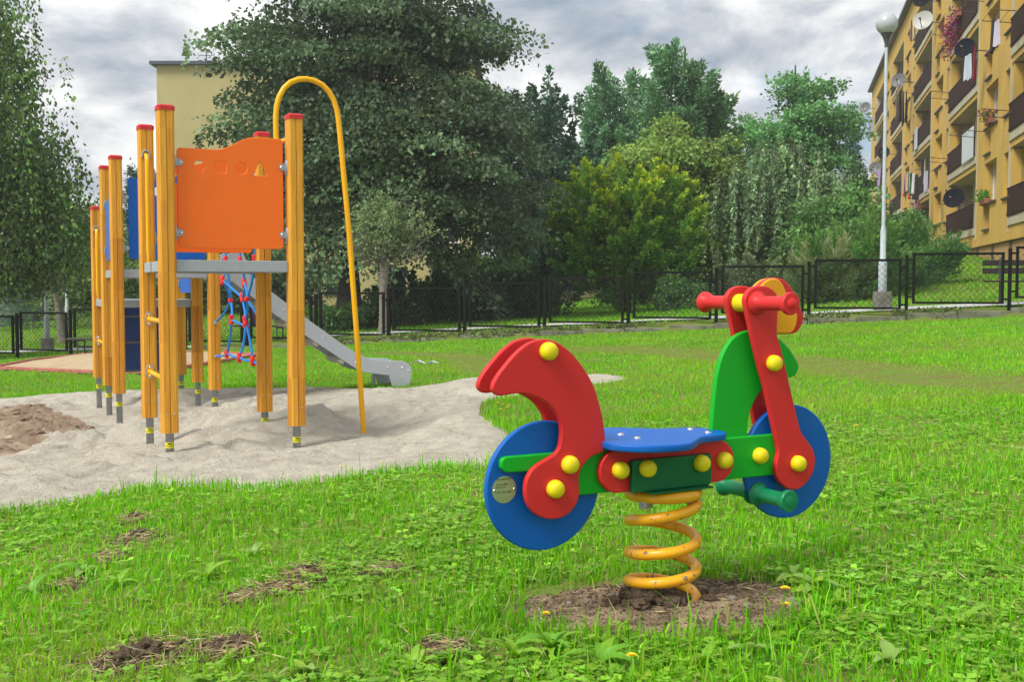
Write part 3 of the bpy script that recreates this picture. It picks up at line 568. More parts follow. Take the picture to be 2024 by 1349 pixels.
for ks in (('t1', 'n1', 'n2', 'n5', 'b2'), ('t1', 'n3', 'n4', 'b1'), ('n1', 'n3', 'a1'), ('n4', 'n5', 'n6'), ('n6', 'b3'), ('t2', 'n8', 'n7', 'a2'), ('n8', 'n2'), ('t3', 'n7', 'n6'), ('b0', 'b1', 'b2', 'b3', 'b4'), ('c0', 'u1', 'u2', 'u3', 'c1'), ('u1', 't1'), ('u2', 't2'), ('u3', 't3')):
    P = [NP(k_) for k_ in ks]; Q_ = []
    for i in range(len(P) - 1):
        for t in np.linspace(0, 1, 7)[:-1 if i < len(P) - 2 else None]:
            p = P[i].lerp(P[i + 1], t); p.z -= .012 * math.sin(math.pi * t) * (P[i] - P[i + 1]).length * 2; p.x += .012 * math.sin(math.pi * t); Q_.append(p)
    MB().tube(Q_, .0105, 8).build('net_rope', rope, tower, 60)
def conn(k_, d, l=.085, r_=.020):
    p = NP(k_); d = Vector(d).normalized(); MB().tube([p - d * l * .5, p - d * l * .42, p + d * l * .42, p + d * l * .5], [r_ * .85, r_, r_ * .95, r_ * .75], 10).build('net_connector', redc, tower, 50)
for k_, d in (('n1', (0, -.5, -1)), ('n1', (0, .2, 1)), ('n2', (0, -.3, -1)), ('n2', (0, .6, 1)), ('n4', (0, .2, -1)), ('n4', (0, .5, 1)), ('n6', (0, -.1, 1)), ('n6', (0, .5, 1)), ('n8', (0, .2, 1)), ('n8', (0, -1, -.9)), ('b1', (0, -.2, 1)), ('b2', (0, 0, 1)), ('b3', (0, .1, 1)), ('b1', (0, 1, .1)), ('b2', (0, 1, .1)), ('b3', (0, 1, 0)), ('t1', (0, 0, 1)), ('t2', (0, .2, 1)), ('t3', (0, 0, 1)), ('n3', (0, 1, 0)), ('n5', (0, 1, 0)), ('n7', (0, 1, 0))): conn(k_, d)
for k_ in ('b0', 'a1'): p = NP(k_); MB().tube([p + Vector((0, .02, -.015)), p + Vector((0, -.05, 0))], .013, 8).build('net_hook', steel, tower, 50)

# ------------------------------------------------------------------ fence
m_fence = mat('black_fence_paint', (.006, .007, .006), .6, spec=.15); m_wire = mat('fence_wire', (.016, .018, .016), .6)
fx0, fy0 = fpt(0)
fence = empty('chain_link_fence', (fx0, fy0, 0)); tag(fence, 'low black chain-link fence of stepped framed panels along the footpath', 'fence')
KS = [-10.1, -9.2, -8.3, -7.4, -6.5, -5.65, -4.75, -3.83, -2.92, -2, -1, 0, 1, 2, 3, 4, 5, 6, 7, 8, 9]
fang = math.atan2(FDY, FDX)
post_me = MB().box(-.032, .032, -.032, .032, -.4, 1.10).mesh('fence_post'); post_me.materials.append(m_fence)
PFR = {}
def panel_meshes(L):
    L = round(L, 2)
    if L in PFR: return PFR[L]
    a = MB(); z0, z1, t = .12, 1.10, .025
    a.box(0, L, -t, t, z1 - .048, z1); a.box(0, L, -t, t, z0, z0 + .04); a.box(0, .052, -t, t, z0 + .04, z1 - .048); a.box(L - .052, L, -t, t, z0 + .04, z1 - .048)
    fr = a.mesh('fence_panel'); fr.materials.append(m_fence); wq = MB(); st_ = .115; x0, x1, y0, y1 = .03, L - .03, z0 + .025, z1 - .03; r_ = .0030
    def seg(p, q):
        d = Vector((q[0] - p[0], 0, q[1] - p[1])); n_ = Vector((-d.z, 0, d.x)).normalized() * r_; a_, b_ = Vector((p[0], 0, p[1])), Vector((q[0], 0, q[1])); e_ = Vector((0, r_, 0))
        wq.add([a_ + n_, a_ + e_, a_ - n_, a_ - e_, b_ + n_, b_ + e_, b_ - n_, b_ - e_], [(0, 1, 5, 4), (1, 2, 6, 5), (2, 3, 7, 6), (3, 0, 4, 7)])
    H = y1 - y0; Wd = x1 - x0
    for c in np.arange(-H, Wd, st_):
        xa, ya = max(c, 0), max(-c, 0); xb = min(c + H, Wd); yb = xb - c
        if xb > xa: seg((x0 + xa, y0 + ya), (x0 + xb, y0 + yb)); seg((x1 - xa, y0 + ya), (x1 - xb, y0 + yb))
    wm = wq.mesh('wire_mesh'); wm.materials.append(m_wire); PFR[L] = (fr, wm); return PFR[L]
def fz(k): return -.25 + .11 * k
br_me = MB().box(0, .09, -.016, .016, -.018, .018).mesh('fence_clip'); br_me.materials.append(m_fence)
for i, k in enumerate(KS):
    x, y = fpt(k); p = sub('fence_post', post_me, fence, (x - fx0, y - fy0, fz(k))); p.rotation_euler = (0, 0, fang + random.uniform(-.02, .02))
    if i + 1 < len(KS):
        L = (KS[i + 1] - k) * FL - .20; fr, wm = panel_meshes(L)
        ux, uy = FDX / FL, FDY / FL
        q = sub('fence_panel', fr, fence, (x - fx0 + ux * .10, y - fy0 + uy * .10, fz(k) + .04)); q.rotation_euler = (random.uniform(-.012, .012), 0, fang)
        wmo = sub('wire_mesh', wm, q, (0, 0, 0)); wmo['kind'] = 'stuff'
        for z in (.25, .97):
            b = sub('fence_clip', br_me, q, (-.09, 0, z)); b = sub('fence_clip', br_me, q, (L, 0, z - .04))

# ------------------------------------------------------------------ street lamps
m_lpole = mat('pale_blue_pole_paint', (.50, .56, .60), .5, noise=.15, nscale=8); m_conc = mat('old_concrete', (.26, .25, .21), .95, col2=(.15, .15, .11), nscale=6, bump=.8, bscale=40)
m_globe = mat('opal_globe', (.42, .46, .48), .3); m_dkcol = mat('dark_collar', (.06, .065, .07), .5)
def street_lamp(x, y, h, label, sc=1.0):
    z = Gf(x, y); e_ = empty('street_lamp', (x, y, z)); tag(e_, label, 'street lamp', 'lamps along the footpath')
    MB().prism(octa(.155, .03), -.3, .40).build('lamp_base', m_conc, e_, bevel=.015)
    MB().lathe([(.075, .40), (.085, .43), (.085, .95), (.07, 1.03), (.058, 1.05), (.058, 1.62), (.04, 1.72)], (0, 0, 0), n=16).build('lower_shaft', m_lpole, e_, 40)
    MB().lathe([(.038, 1.70), (.032, h - .45)], (0, 0, 0), n=14).build('upper_shaft', m_lpole, e_, 40)
    MB().lathe([(.035, h - .47), (.04, h - .38), (.075, h - .26), (.115, h - .20), (.115, h - .17)], (0, 0, 0), n=18).build('collar', m_dkcol, e_, 40)
    MB().lathe([(.215 * math.sin(t), h - .215 * math.cos(t)) for t in np.linspace(.5, math.pi, 16)], (0, 0, 0), n=28).build('globe', m_globe, e_, 70)
lx, ly = 7.50, 22.05
street_lamp(lx, ly, 5.76, 'tall pale lamp post with round globe beside the apartment block')
p = at(93, 660, 32.5); street_lamp(p.x, 32.5, 5.0, 'pale lamp post under the hanging birch, nearer of the two on the left')
p = at(133, 640, 44); street_lamp(p.x, 44, 4.6, 'far pale lamp post behind the leaning trunk on the left')

# ------------------------------------------------------------------ benches
m_bwood = mat('dark_bench_wood', (.030, .018, .013), .8, noise=.4, nscale=12); m_iron = mat('bench_iron', (.04, .045, .05), .5); m_wbench = mat('weathered_bench_wood', (.09, .085, .06), .9, noise=.5, nscale=10)
def bench(x, y, rz, L, label, z=None, back=True, m=m_bwood):
    z = Gf(x, y) if z is None else z; b = empty('park_bench', (x, y, z), rz); tag(b, label, 'bench')
    for i in range(3): MB().box(0, L, .02 + i * .13, .13 + i * .13, .43, .465).build('seat_slat', m, b, bevel=.006)
    if back:
        for z_ in (.60, .76): MB().box(0, L, .40 + (z_ - .6) * .25, .435 + (z_ - .6) * .25, z_, z_ + .115).build('back_slat', m, b, bevel=.006)
    for x_ in (.32, L - .36):
        g = MB(); g.tube([(x_, .03, -.06), (x_, .06, .2), (x_, .05, .42)], .02, 6); g.tube([(x_, .43, -.06), (x_, .33, .2), (x_, .36, .43)] + ([(x_, .455, .9)] if back else []), .02, 6); g.tube([(x_, .04, .41), (x_, .38, .41)], .018, 6); g.build('leg', m_iron, b, 50)
bx, by = at(1945, 600, 21.55).x, 21.55
bench(bx, by, fang, 2.2, 'dark slatted park bench behind the fence under the apartment block', Gf(bx + 1, by))
b2 = at(462, 680, 27.2); bench(b2.x, 27.0, fang, 1.6, 'dark park bench behind the fence, seen through the rope net')
b3 = at(150, 692, 26.3); bench(b3.x, 25.6, R(-12), 1.5, 'low backless weathered bench beside the sandpit on the left', None, False, m_wbench)

# ------------------------------------------------------------------ person sitting on the bench behind the net
def person(x, y, z, rz):
    e_ = empty('person', (x, y, z), rz); tag(e_, 'person in dark maroon top sitting on the bench behind the rope net', 'person')
    J = [((0, 0, .52), .15), ((0, .02, .70), .15), ((0, .03, .92), .17), ((0, .02, 1.06), .06), ((0, 0, 1.14), .055), ((0, -.01, 1.22), .095), ((0, -.01, 1.32), .085)]
    Ed = [(i, i + 1) for i in range(6)]
    for s_ in (-1, 1):
        n = len(J); J += [((s_ * .19, .03, .98), .065), ((s_ * .25, .0, .72), .045), ((s_ * .12, -.26, .60), .035), ((s_ * .10, -.33, .59), .035)]; Ed += [(2, n), (n, n + 1), (n + 1, n + 2), (n + 2, n + 3)]
        n = len(J); J += [((s_ * .10, -.02, .50), .09), ((s_ * .12, -.45, .50), .065), ((s_ * .13, -.55, .10), .04), ((s_ * .13, -.70, .05), .035)]; Ed += [(0, n), (n, n + 1), (n + 1, n + 2), (n + 2, n + 3)]
    me = bpy.data.meshes.new('body'); me.from_pydata([j[0] for j in J], Ed, []); o = bpy.data.objects.new('body', me); COL.objects.link(o)
    md = o.modifiers.new('s', 'SKIN'); me.skin_vertices[0].data[0].use_root = True
    for v, j in zip(me.skin_vertices[0].data, J): v.radius = (j[1], j[1])
    o.modifiers.new('d', 'SUBSURF').levels = 2
    dg = bpy.context.evaluated_depsgraph_get(); m2 = bpy.data.meshes.new_from_object(o.evaluated_get(dg)); bpy.data.objects.remove(o)
    for mm in (mat('maroon_cloth', (.07, .012, .02), .9), mat('skin', (.55, .33, .24), .6), mat('denim', (.05, .07, .13), .9), mat('pink_shoe', (.6, .22, .22), .6)): m2.materials.append(mm)
    for f in m2.polygons:
        c = f.center; f.material_index = 1 if c.z > 1.1 else 3 if c.z < .11 else 1 if (c.y < -.24 and c.z > .56) or (c.z < .26) else 2 if c.z < .56 and c.y < .2 and (c.y < -.08 or c.z < .5) else 0
        f.use_smooth = True
    b = bpy.data.objects.new('body', m2); COL.objects.link(b); b.parent = e_
    MB().lathe([(.02, 1.40), (.08, 1.385), (.108, 1.34), (.112, 1.28), (.100, 1.20), (.085, 1.15)], (0, .02, 0), n=16).build('hair', mat('grey_hair', (.35, .33, .31), .8), e_, 60)
pp = at(506, 680, 27.1); person(pp.x, 27.2, Gf(pp.x, 27.1) - .05, fang + R(25))

# ------------------------------------------------------------------ sandpit
m_rim = mat('red_painted_rim', (.42, .13, .09), .8, noise=.3, nscale=6); m_sand2 = mat('ochre_sand', (.50, .38, .23), .95, noise=.2, nscale=3, bump=.6, bscale=60)
SB = [gpx(*p) for p in [(-15, 731), (190, 741), (300, 741), (400, 725), (515, 705), (420, 701), (190, 701), (60, 716)]]
sbx, sby = np.mean(SB, 0); sbox = empty('sandpit', (sbx, sby, 0)); tag(sbox, 'sandpit with a red painted rim on the grass behind the play tower', 'sandpit')
SBg = grid_mesh('pit_sand', np.arange(min(p[0] for p in SB), max(p[0] for p in SB), .2), np.arange(min(p[1] for p in SB), max(p[1] for p in SB), .2), lambda x, y: front(x, y) + .03 + .22 * fbm(x, y, .6, 3, 90) * sst(0, 1.2, dpoly(x, y, SB)), m_sand2, lambda x, y: inpoly(x, y, SB) & (dpoly(x, y, SB) > .1))
SBg.location = (-sbx, -sby, 0); SBg.parent = sbox
for i in range(len(SB)):
    (x1, y1), (x2, y2) = SB[i], SB[(i + 1) % len(SB)]; L = math.hypot(x2 - x1, y2 - y1); z1, z2 = float(front(x1, y1)), float(front(x2, y2)); a = math.atan2(y2 - y1, x2 - x1)
    M = Matrix.Translation((x1 - sbx, y1 - sby, z1)) @ Matrix.Rotation(a, 4, 'Z') @ Matrix.Rotation(-math.atan2(z2 - z1, L), 4, 'Y')
    MB().box(.01, L - .01, -.06, .06, -.2, .07, M).build('rim_board', m_rim, sbox, bevel=.02)

# ------------------------------------------------------------------ apartment block on the right
m_yel = mat('yellow_render', (.60, .385, .078), .9, noise=.10, nscale=1.2, bump=.3, bscale=60, detail=8); m_cream = mat('cream_render', (.52, .47, .33), .9, noise=.12, nscale=2); m_dull = mat('loggia_render', (.50, .44, .31), .9, noise=.12, nscale=2)
m_plinth = mat('ochre_plinth', (.50, .30, .12), .9, noise=.1, nscale=2); m_brown = mat('brown_railing', (.052, .028, .021), .8, noise=.3, nscale=30, spec=.15); m_sill = mat('dark_sill', (.075, .06, .055), .6); m_wfr = mat('white_window_frame', (.70, .70, .70), .4)
def streaks(m, colr, lo=.5, hi=.72, sc_=(1.2, 1.2, .10)):
    t = m.node_tree; b = t.nodes['Principled BSDF']; src = b.inputs['Base Color'].links[0].from_socket; tcn = t.nodes.new('ShaderNodeTexCoord'); mp = t.nodes.new('ShaderNodeMapping'); mp.inputs['Scale'].default_value = sc_; t.links.new(tcn.outputs['Object'], mp.inputs['Vector'])
    n_ = t.nodes.new('ShaderNodeTexNoise'); n_.inputs['Scale'].default_value = 2.0; n_.inputs['Detail'].default_value = 6; t.links.new(mp.outputs[0], n_.inputs['Vector']); mr = t.nodes.new('ShaderNodeMapRange'); mr.inputs['From Min'].default_value = lo; mr.inputs['From Max'].default_value = hi; mr.inputs['To Max'].default_value = .55; t.links.new(n_.outputs[0], mr.inputs['Value'])
    mm = t.nodes.new('ShaderNodeMixRGB'); mm.inputs[2].default_value = (*colr, 1); t.links.new(mr.outputs[0], mm.inputs[0]); t.links.new(src, mm.inputs[1]); t.links.new(mm.outputs[0], b.inputs['Base Color'])
streaks(m_yel, (.42, .27, .06)); streaks(m_cream, (.33, .29, .20)); streaks(m_dull, (.30, .26, .18)); streaks(m_plinth, (.30, .19, .09))
m_curt = mat('net_curtain_behind_glass', (.46, .47, .48), .25, noise=.25, nscale=9)
m_glass = mat('window_glass', (.03, .035, .04), .08, spec=.8); m_roofm = mat('roof_sheet', (.07, .08, .11), .5)
AB = empty('apartment_block', (18.5, 44.6, 0), math.atan2(.97, .2425)); tag(AB, 'long yellow five-storey apartment block with loggias on the right', 'building')
T0, T1 = -17.5, 51.4; FLZ = [2.95 + 2.75 * k for k in range(5)]; ZTOP = 17.75; MOD = 13.9
LOG = [(-2.48 + MOD * j, 4.94 + MOD * j) for j in (-1, 0, 1, 2, 3)]
ops = []; wins = []
for (a, b) in LOG:
    for z in FLZ: ops.append((a, b, z + .15, z + 2.52, 'log'))
for j in (-1, 0, 1, 2, 3):
    o_ = -2.48 + MOD * j
    for (n0, n1, l0, l1) in ((o_ - 6.75, o_ - 5.45, o_ - 4.15, o_ - 1.75),):
        for z in FLZ:
            if n0 > T0 + .3: wins += [(n0, n1, z + .95, z + 2.45), (l0, l1, z + 1.02, z + 2.50)]; ops += [(n0, n1, z + .95, z + 2.45, 'win'), (l0, l1, z + 1.02, z + 2.50, 'win')]; wins.append((l1 - 1.15, l1 - .1, z + .08, z + .96)); ops.append((l1 - 1.15, l1 - .1, z + .08, z + .96, 'win'))
ops = [(max(a, T0 + .2), min(b, T1 - .2), c, d, e_) for a, b, c, d, e_ in ops if b > T0 + .3 and a < T1 - .3]
def wall_with_holes(ops, x0, x1, z0, z1, depth):
    xs_ = sorted({x0, x1} | {v for o in ops for v in o[:2]}); zs_ = sorted({z0, z1} | {v for o in ops for v in o[2:4]}); g = MB()
    for i in range(len(xs_) - 1):
        run = None
        for j in range(len(zs_) - 1):
            cx, cz = (xs_[i] + xs_[i + 1]) / 2, (zs_[j] + zs_[j + 1]) / 2
            hole = any(o[0] < cx < o[1] and o[2] < cz < o[3] for o in ops)
            if not hole:
                if run is None: run = zs_[j]
            if (hole or j == len(zs_) - 2) and run is not None:
                e_ = zs_[j] if hole else zs_[j + 1]; g.add([(xs_[i], 0, run), (xs_[i], 0, e_), (xs_[i + 1], 0, e_), (xs_[i + 1], 0, run)], [(0, 1, 2, 3)]); run = None
    for o in ops:
        a, b, c, d = o[:4]; D = -depth[o[4]]
        g.add([(a, 0, c), (b, 0, c), (b, 0, d), (a, 0, d), (a, D, c), (b, D, c), (b, D, d), (a, D, d)], [(0, 1, 5, 4), (1, 2, 6, 5), (2, 3, 7, 6), (3, 0, 4, 7)] )
    return g
ow = [o for o in ops if o[4] == 'win']
g = wall_with_holes([o for o in ops], T0, T1, 2.45, ZTOP, {'win': .38, 'log': .02})
g.build('wall', m_yel, AB)
g = MB(); g.box(T0, T1, -12, -1.55, 2.45, ZTOP - .01); g.box(T0 - .01, T0 + .25, -1.55, -.01, 2.45, ZTOP); g.box(T1 - .25, T1 + .01, -1.55, -.01, 2.45, ZTOP); g.build('building_core', m_dull, AB)
g = MB(); g.box(T0, T1, -11.9, -.10, -2, 2.445); g.build('plinth', m_plinth, AB)
for i, t in enumerate(np.arange(T0 + 2, T1 - 2, 3.2)): MB().box(t, t + .35, -.104, -.06, .8, 2.40).build('plinth_strip', m_sill, AB)
MB().box(T0 - .3, T1 + .3, -12.3, .35, ZTOP, ZTOP + .16).build('roof', m_roofm, AB)
for (a, b) in LOG:
    a_, b_ = max(a, T0 + .26), min(b, T1 - .26)
    for k, z in enumerate(FLZ):
        lg = MB()   # the loggia: back wall, side walls, floor and ceiling
        lg.box(a_ - .02, a_ + .10, -1.5, -.021, z + .15, z + 2.52); lg.box(b_ - .10, b_ + .02, -1.5, -.021, z + .15, z + 2.52); lg.box(a_, b_, -1.5, -.021, z + 2.52, z + 2.7); lg.box(a_, b_, -1.5, -.021, z, z + .15)
        lo = lg.build('loggia', m_dull, AB)
        MB().box(a_ - .02, b_ + .02, -.02, .05, z - .02, z + .23).build('slab_edge', m_cream, lo)
        for q0, q1 in ((a_ - .16, a_ - .02), (b_ + .02, b_ + .16)): MB().box(q0, q1, -.02, .022, z - .23, z + 2.519).build('edge_trim', m_cream, lo)
        MB().box((a_ + b_) / 2 + .4, (a_ + b_) / 2 + .8, -1.48, -.6, z + .16, z + 2.51).build('partition', m_cream, lo)
        rl = MB()
        for t in np.arange(a_ + .06, b_ - .04, .16): rl.box(t, t + .10, .055, .075, z + .26, z + 1.16)
        rl.box(a_ - .02, b_ + .02, .05, .085, z + 1.16, z + 1.20); rl.box(a_ - .02, b_ + .02, .076, .09, z + .32, z + .36); rl.build('railing', m_brown, lo)
        MB().box(a_ + .2, a_ + 2.3, -1.49, -1.42, z + .3, z + 2.3).build('balcony_door', m_glass, lo)
wf_cache = {}
for (a, b, c, d) in wins:
    if a > T1 - .3 or b < T0 + .3: continue
    key = (round(b - a, 2), round(d - c, 2))
    if key not in wf_cache:
        W_, H_ = key; f = MB(); f.box(0, .07, 0, .06, 0, H_); f.box(W_ - .07, W_, 0, .06, 0, H_); f.box(.07, W_ - .07, 0, .06, 0, .07); f.box(.07, W_ - .07, 0, .06, H_ - .07, H_)
        if W_ > 1.25: f.box(W_ / 2 - .05, W_ / 2 + .05, 0, .06, .07, H_ - .07)
        fm = f.mesh('window'); fm.materials.append(m_wfr); pm = MB().box(.05, W_ - .05, .015, .03, .05, H_ - .05).mesh('pane'); pm.materials.append(m_glass)
        sm = MB().box(-.08, W_ + .08, 0, .10, -.06, 0).mesh('sill'); sm.materials.append(m_sill); pc = pm.copy(); pc.materials.clear(); pc.materials.append(m_curt); wf_cache[key] = (fm, pm, sm, pc)
    fm, pm, sm, pc = wf_cache[key]; o = sub('window', fm, AB, (a, -.36, c)); sub('pane', random.choice((pm, pc)), o, (0, 0, 0)); s_ = sub('sill', sm, o, (0, .34, .001))
ABm = Matrix.Translation((18.5, 44.6, 0)) @ Matrix.Rotation(math.atan2(.97, .2425), 4, 'Z')
def fac(px, py, o=.9):
    r_ = ABm.inverted().to_3x3() @ Vector(ray(px, py)); c_ = ABm.inverted() @ Vector((0, 0, ZC)); k_ = (o - c_.y) / r_.y; q = c_ + r_ * k_; return q.x, q.z
def abp(t, o, z): return ABm @ Vector((t, o, z))
# satellite dishes, drying racks, washing and flower boxes hung on it
m_dishd = mat('dark_dish', (.010, .013, .019), .9, spec=.1); m_dishl = mat('pale_dish', (.45, .46, .44), .5); m_rust = mat('rusty_rod', (.10, .06, .045), .7)
def dish(px, py, t, o, m, r_, label):
    # placed on the facade where it hangs
    e_ = empty('satellite_dish', tuple(abp(t, o, 0))); z = py; e_.location.z = z; tag(e_, label, 'satellite dish', 'satellite dishes on the apartment block')
    ax = Vector((-.62, -.75, .25)).normalized(); prof = [(r_ * k, .32 * r_ * k * k) for k in np.linspace(0, 1, 8)] + [(r_ * .98, .32 * r_ + .012), (r_ * .5, .09 * r_ + .02), (.02, .02)]
    MB().lathe(prof, (0, 0, 0), ax, 28).build('bowl', m, e_, 60); c = ax * .55 * r_ * 2
    MB().tube([Vector((0, 0, -r_ * .9)) + ax * .28, c + Vector((0, 0, -.12))], .018, 6).build('feed_arm', m_rust, e_); MB().lathe([(.04, -.05), (.05, 0), (.05, .10), (.03, .12)], c + Vector((0, 0, -.1)), ax, 10).build('receiver', m_dkcol, e_)
    q = ABm.to_3x3() @ Vector((0, -o - .0, -.1)); MB().tube([Vector((0, 0, 0)), q], .022, 6).build('bracket', m_rust, e_)
m_dishg = mat('grey_dish', (.14, .14, .14), .5)
DISH = [(*fac(px, py, .75)[:1], .75, fac(px, py, .75)[1], m, r_, lb) for px, py, m, r_, lb in [(1887, 393, m_dishd, .40, 'big black satellite dish on the lowest full loggia'), (1909, 97, m_dishd, .38, 'black satellite dish below the flowers on an upper loggia'), (1826, 42, m_dishl, .48, 'large pale satellite dish near the top of the block'), (1823, 0, m_dishd, .40, 'dark satellite dish at the very top above the pale one'), (1778, 160, m_dishg, .44, 'grey satellite dish over the dark washing'), (1748, 303, m_dishd, .42, 'dark satellite dish just beside the lamp post'), (1711, 213, m_dishg, .46, 'grey satellite dish at the far corner of the block'), (1731, 333, m_dishg, .48, 'grey dish low on the far end of the block, above washing')]]
for t, o, z, m, r_, lb in DISH: dish(0, z, t, o, m, r_, lb)
def rack(t, z, L, label):
    e_ = empty('drying_rack', tuple(abp(t, 0, z))); e_.rotation_euler = (0, 0, math.atan2(.97, .2425)); tag(e_, label, 'drying rack', 'drying racks on the apartment block')
    for x in (0, L): MB().tube([(x, .03, 0), (x, 1.0, .12)], .016, 5).build('arm', m_rust, e_)
    for y in (.45, .72, .98): MB().tube([(0, y, .12 * y), (L, y, .12 * y)], .008, 4).build('line', m_rust, e_)
def garment(t, o, z, w_, h, col, nm, label, grp='washing on the apartment block'):
    seed = random.random() * 9; V = []; nx, nz = 7, 7
    for sd_ in (0, 1):
        for j in range(nz):
            for i in range(nx):
                u = i / (nx - 1); v = j / (nz - 1); V.append(((u - .5) * w_ * (1 - .18 * v + .1 * math.sin(seed + 3 * v)), .05 * math.sin(u * 9 + seed) * (.3 + v) + .012 * sd_, -v * h * (1 + .06 * math.sin(7 * u + seed))))
    Fc = [(j * nx + i, j * nx + i + 1, (j + 1) * nx + i + 1, (j + 1) * nx + i) for j in range(nz - 1) for i in range(nx - 1)]; n_ = nx * nz
    Fc += [(a + n_, d + n_, c + n_, b + n_) for a, b, c, d in Fc]
    bd = [i for i in range(nx)] + [j * nx + nx - 1 for j in range(1, nz)] + [(nz - 1) * nx + i for i in range(nx - 2, -1, -1)] + [j * nx for j in range(nz - 2, 0, -1)]
    Fc += [(bd[i], bd[i - 1], bd[i - 1] + n_, bd[i] + n_) for i in range(len(bd))]
    o_ = pyd(nm, V, Fc, mat('cloth_%d_%d_%d' % tuple(int(c * 99) for c in col), col, .9), None, 60); o_.location = abp(t, o, z); o_.rotation_euler = (0, 0, math.atan2(.97, .2425) + random.uniform(-.3, .3)); tag(o_, label, 'clothing', grp)
def rk(px, py, L, lb): t, z = fac(px, py, .8); rack(t - L / 2, z - .1, L, lb)
rk(1867, 400, 1.6, 'thin drying rack beside the big black dish'); rk(1810, 342, 3.2, 'drying rack carrying pink, blue and green washing'); rk(1838, 315, 1.6, 'empty drying rack just above the washing with the green shirt'); rk(1962, 30, 1.5, 'drying rack with dark trousers at an upper window'); rk(1783, 172, 3.2, 'drying rack full of dark washing high on the block')
rk(1893, 262, 1.6, 'empty angled drying rack beside the pale balcony screen'); rk(1845, 187, 1.7, 'empty drying rack on a middle loggia far along the block'); rk(1858, 60, 1.6, 'empty drying rack beside the pale dish'); rk(1895, 10, 1.6, 'empty drying rack at the top edge of the picture'); rk(1945, 222, 1.4, 'empty drying rack over the yellow flower box')
def gm(px, py, w_, h, c, nm, lb): t, z = fac(px, py, .85); garment(t, .85, z, w_, h, c, nm, lb)
for px, py, c, w_, h, nm, lb in [(1788, 345, (.55, .25, .50), .7, 1.1, 'dress', 'pink dress at the left end of the washing'), (1795, 340, (.30, .48, .70), .7, 1.0, 'shirt', 'light blue shirt beside the pink dress'), (1801, 342, (.02, .22, .08), .6, 1.1, 'shirt', 'dark green shirt in the middle of the washing line'), (1806, 343, (.6, .6, .6), .5, 1.0, 'towel', 'pale towel right of the green shirt'), (1812, 345, (.015, .015, .02), .6, 1.3, 'trousers', 'black trousers right of the pale towel'), (1798, 370, (.45, .03, .04), .5, .6, 'cloth', 'red cloth below the green shirt'), (1829, 315, (.62, .60, .56), .5, 1.1, 'shirt', 'white shirt above the right end of the colourful washing'), (1831, 338, (.42, .38, .5), .4, 1.0, 'shirt', 'pale lilac shirt below the white one'),
        (1773, 180, (.35, .37, .42), 1.2, 1.5, 'sheet', 'grey sheet hanging beside the dark washing'), (1780, 178, (.02, .02, .022), .7, 1.7, 'trousers', 'dark trousers next to the grey sheet'), (1786, 180, (.03, .03, .03), .7, 1.8, 'trousers', 'second dark trousers from the grey sheet'), (1792, 180, (.015, .015, .02), .6, 1.6, 'shirt', 'black shirt at the right end of the dark washing'),
        (1963, 38, (.02, .02, .03), .5, 1.0, 'trousers', 'dark patterned trousers at the upper window'), (1971, 40, (.5, .46, .55), .45, .8, 'shirt', 'lilac shirt beside the dark patterned trousers'), (1914, 108, (.45, .50, .58), .6, .9, 'shirt', 'pale shirt under the black dish on the upper loggia'), (1928, 92, (.35, .02, .06), .5, 1.1, 'dress', 'crimson dress beside the pale shirt'),
        (1808, 25, (.55, .57, .60), 1.0, 1.3, 'sheet', 'white sheet left of the large pale dish'), (1802, 40, (.6, .42, .42), .5, 1.0, 'cloth', 'pink cloth left of the white sheet'), (1722, 232, (.3, .33, .42), 1.6, 1.5, 'sheet', 'blue-grey washing at the far corner of the block'), (1737, 335, (.35, .25, .45), 1.2, 1.3, 'sheet', 'lilac washing beside the low grey dish'), (1718, 355, (.12, .2, .45), 1.2, 1.4, 'shirt', 'blue shirt at the low far corner of the block')]: gm(px, py, w_, h, c, nm, lb)
def onrail(t0, t1, z, col, nm, label):
    o_ = MB().box(t0, t1, .095, .12, z + .25, z + 1.45).build(nm, mat('rail_%s' % nm, col, .6, noise=.1)); o_.matrix_world = ABm; tag(o_, label, 'screen')
onrail(-2.3, .4, FLZ[1], (.62, .66, .70), 'balcony_screen', 'pale blue-white screen fixed over half a loggia railing'); onrail(16.4, 17.8, FLZ[2] - .1, (.60, .62, .64), 'slatted_screen', 'white slatted screen on a middle loggia')
m_lf = leafmat('flower_leaves', .25)
def leafquads(P, D, L, Wd, rg):
    n = len(P); D = D / (np.linalg.norm(D, axis=1, keepdims=True) + 1e-9); Rv = rg.normal(size=(n, 3)); Wv = np.cross(D, Rv); Wv /= np.linalg.norm(Wv, axis=1, keepdims=True) + 1e-9
    L = np.broadcast_to(np.asarray(L, float).reshape(-1, 1), (n, 1)); Wd = np.broadcast_to(np.asarray(Wd, float).reshape(-1, 1), (n, 1))
    V = np.stack([P, P + D * L * .45 + Wv * Wd * .5, P + D * L, P + D * L * .45 - Wv * Wd * .5], 1).reshape(-1, 3)
    return V
def leafobj(name, P, D, L, Wd, col, m, parent=None, rg=rng):
    V = leafquads(P, D, L, Wd, rg); n = len(P); return np_mesh(name, V, np.arange(n * 4), np.arange(n) * 4, m, parent, np.repeat(col, 4, 0))
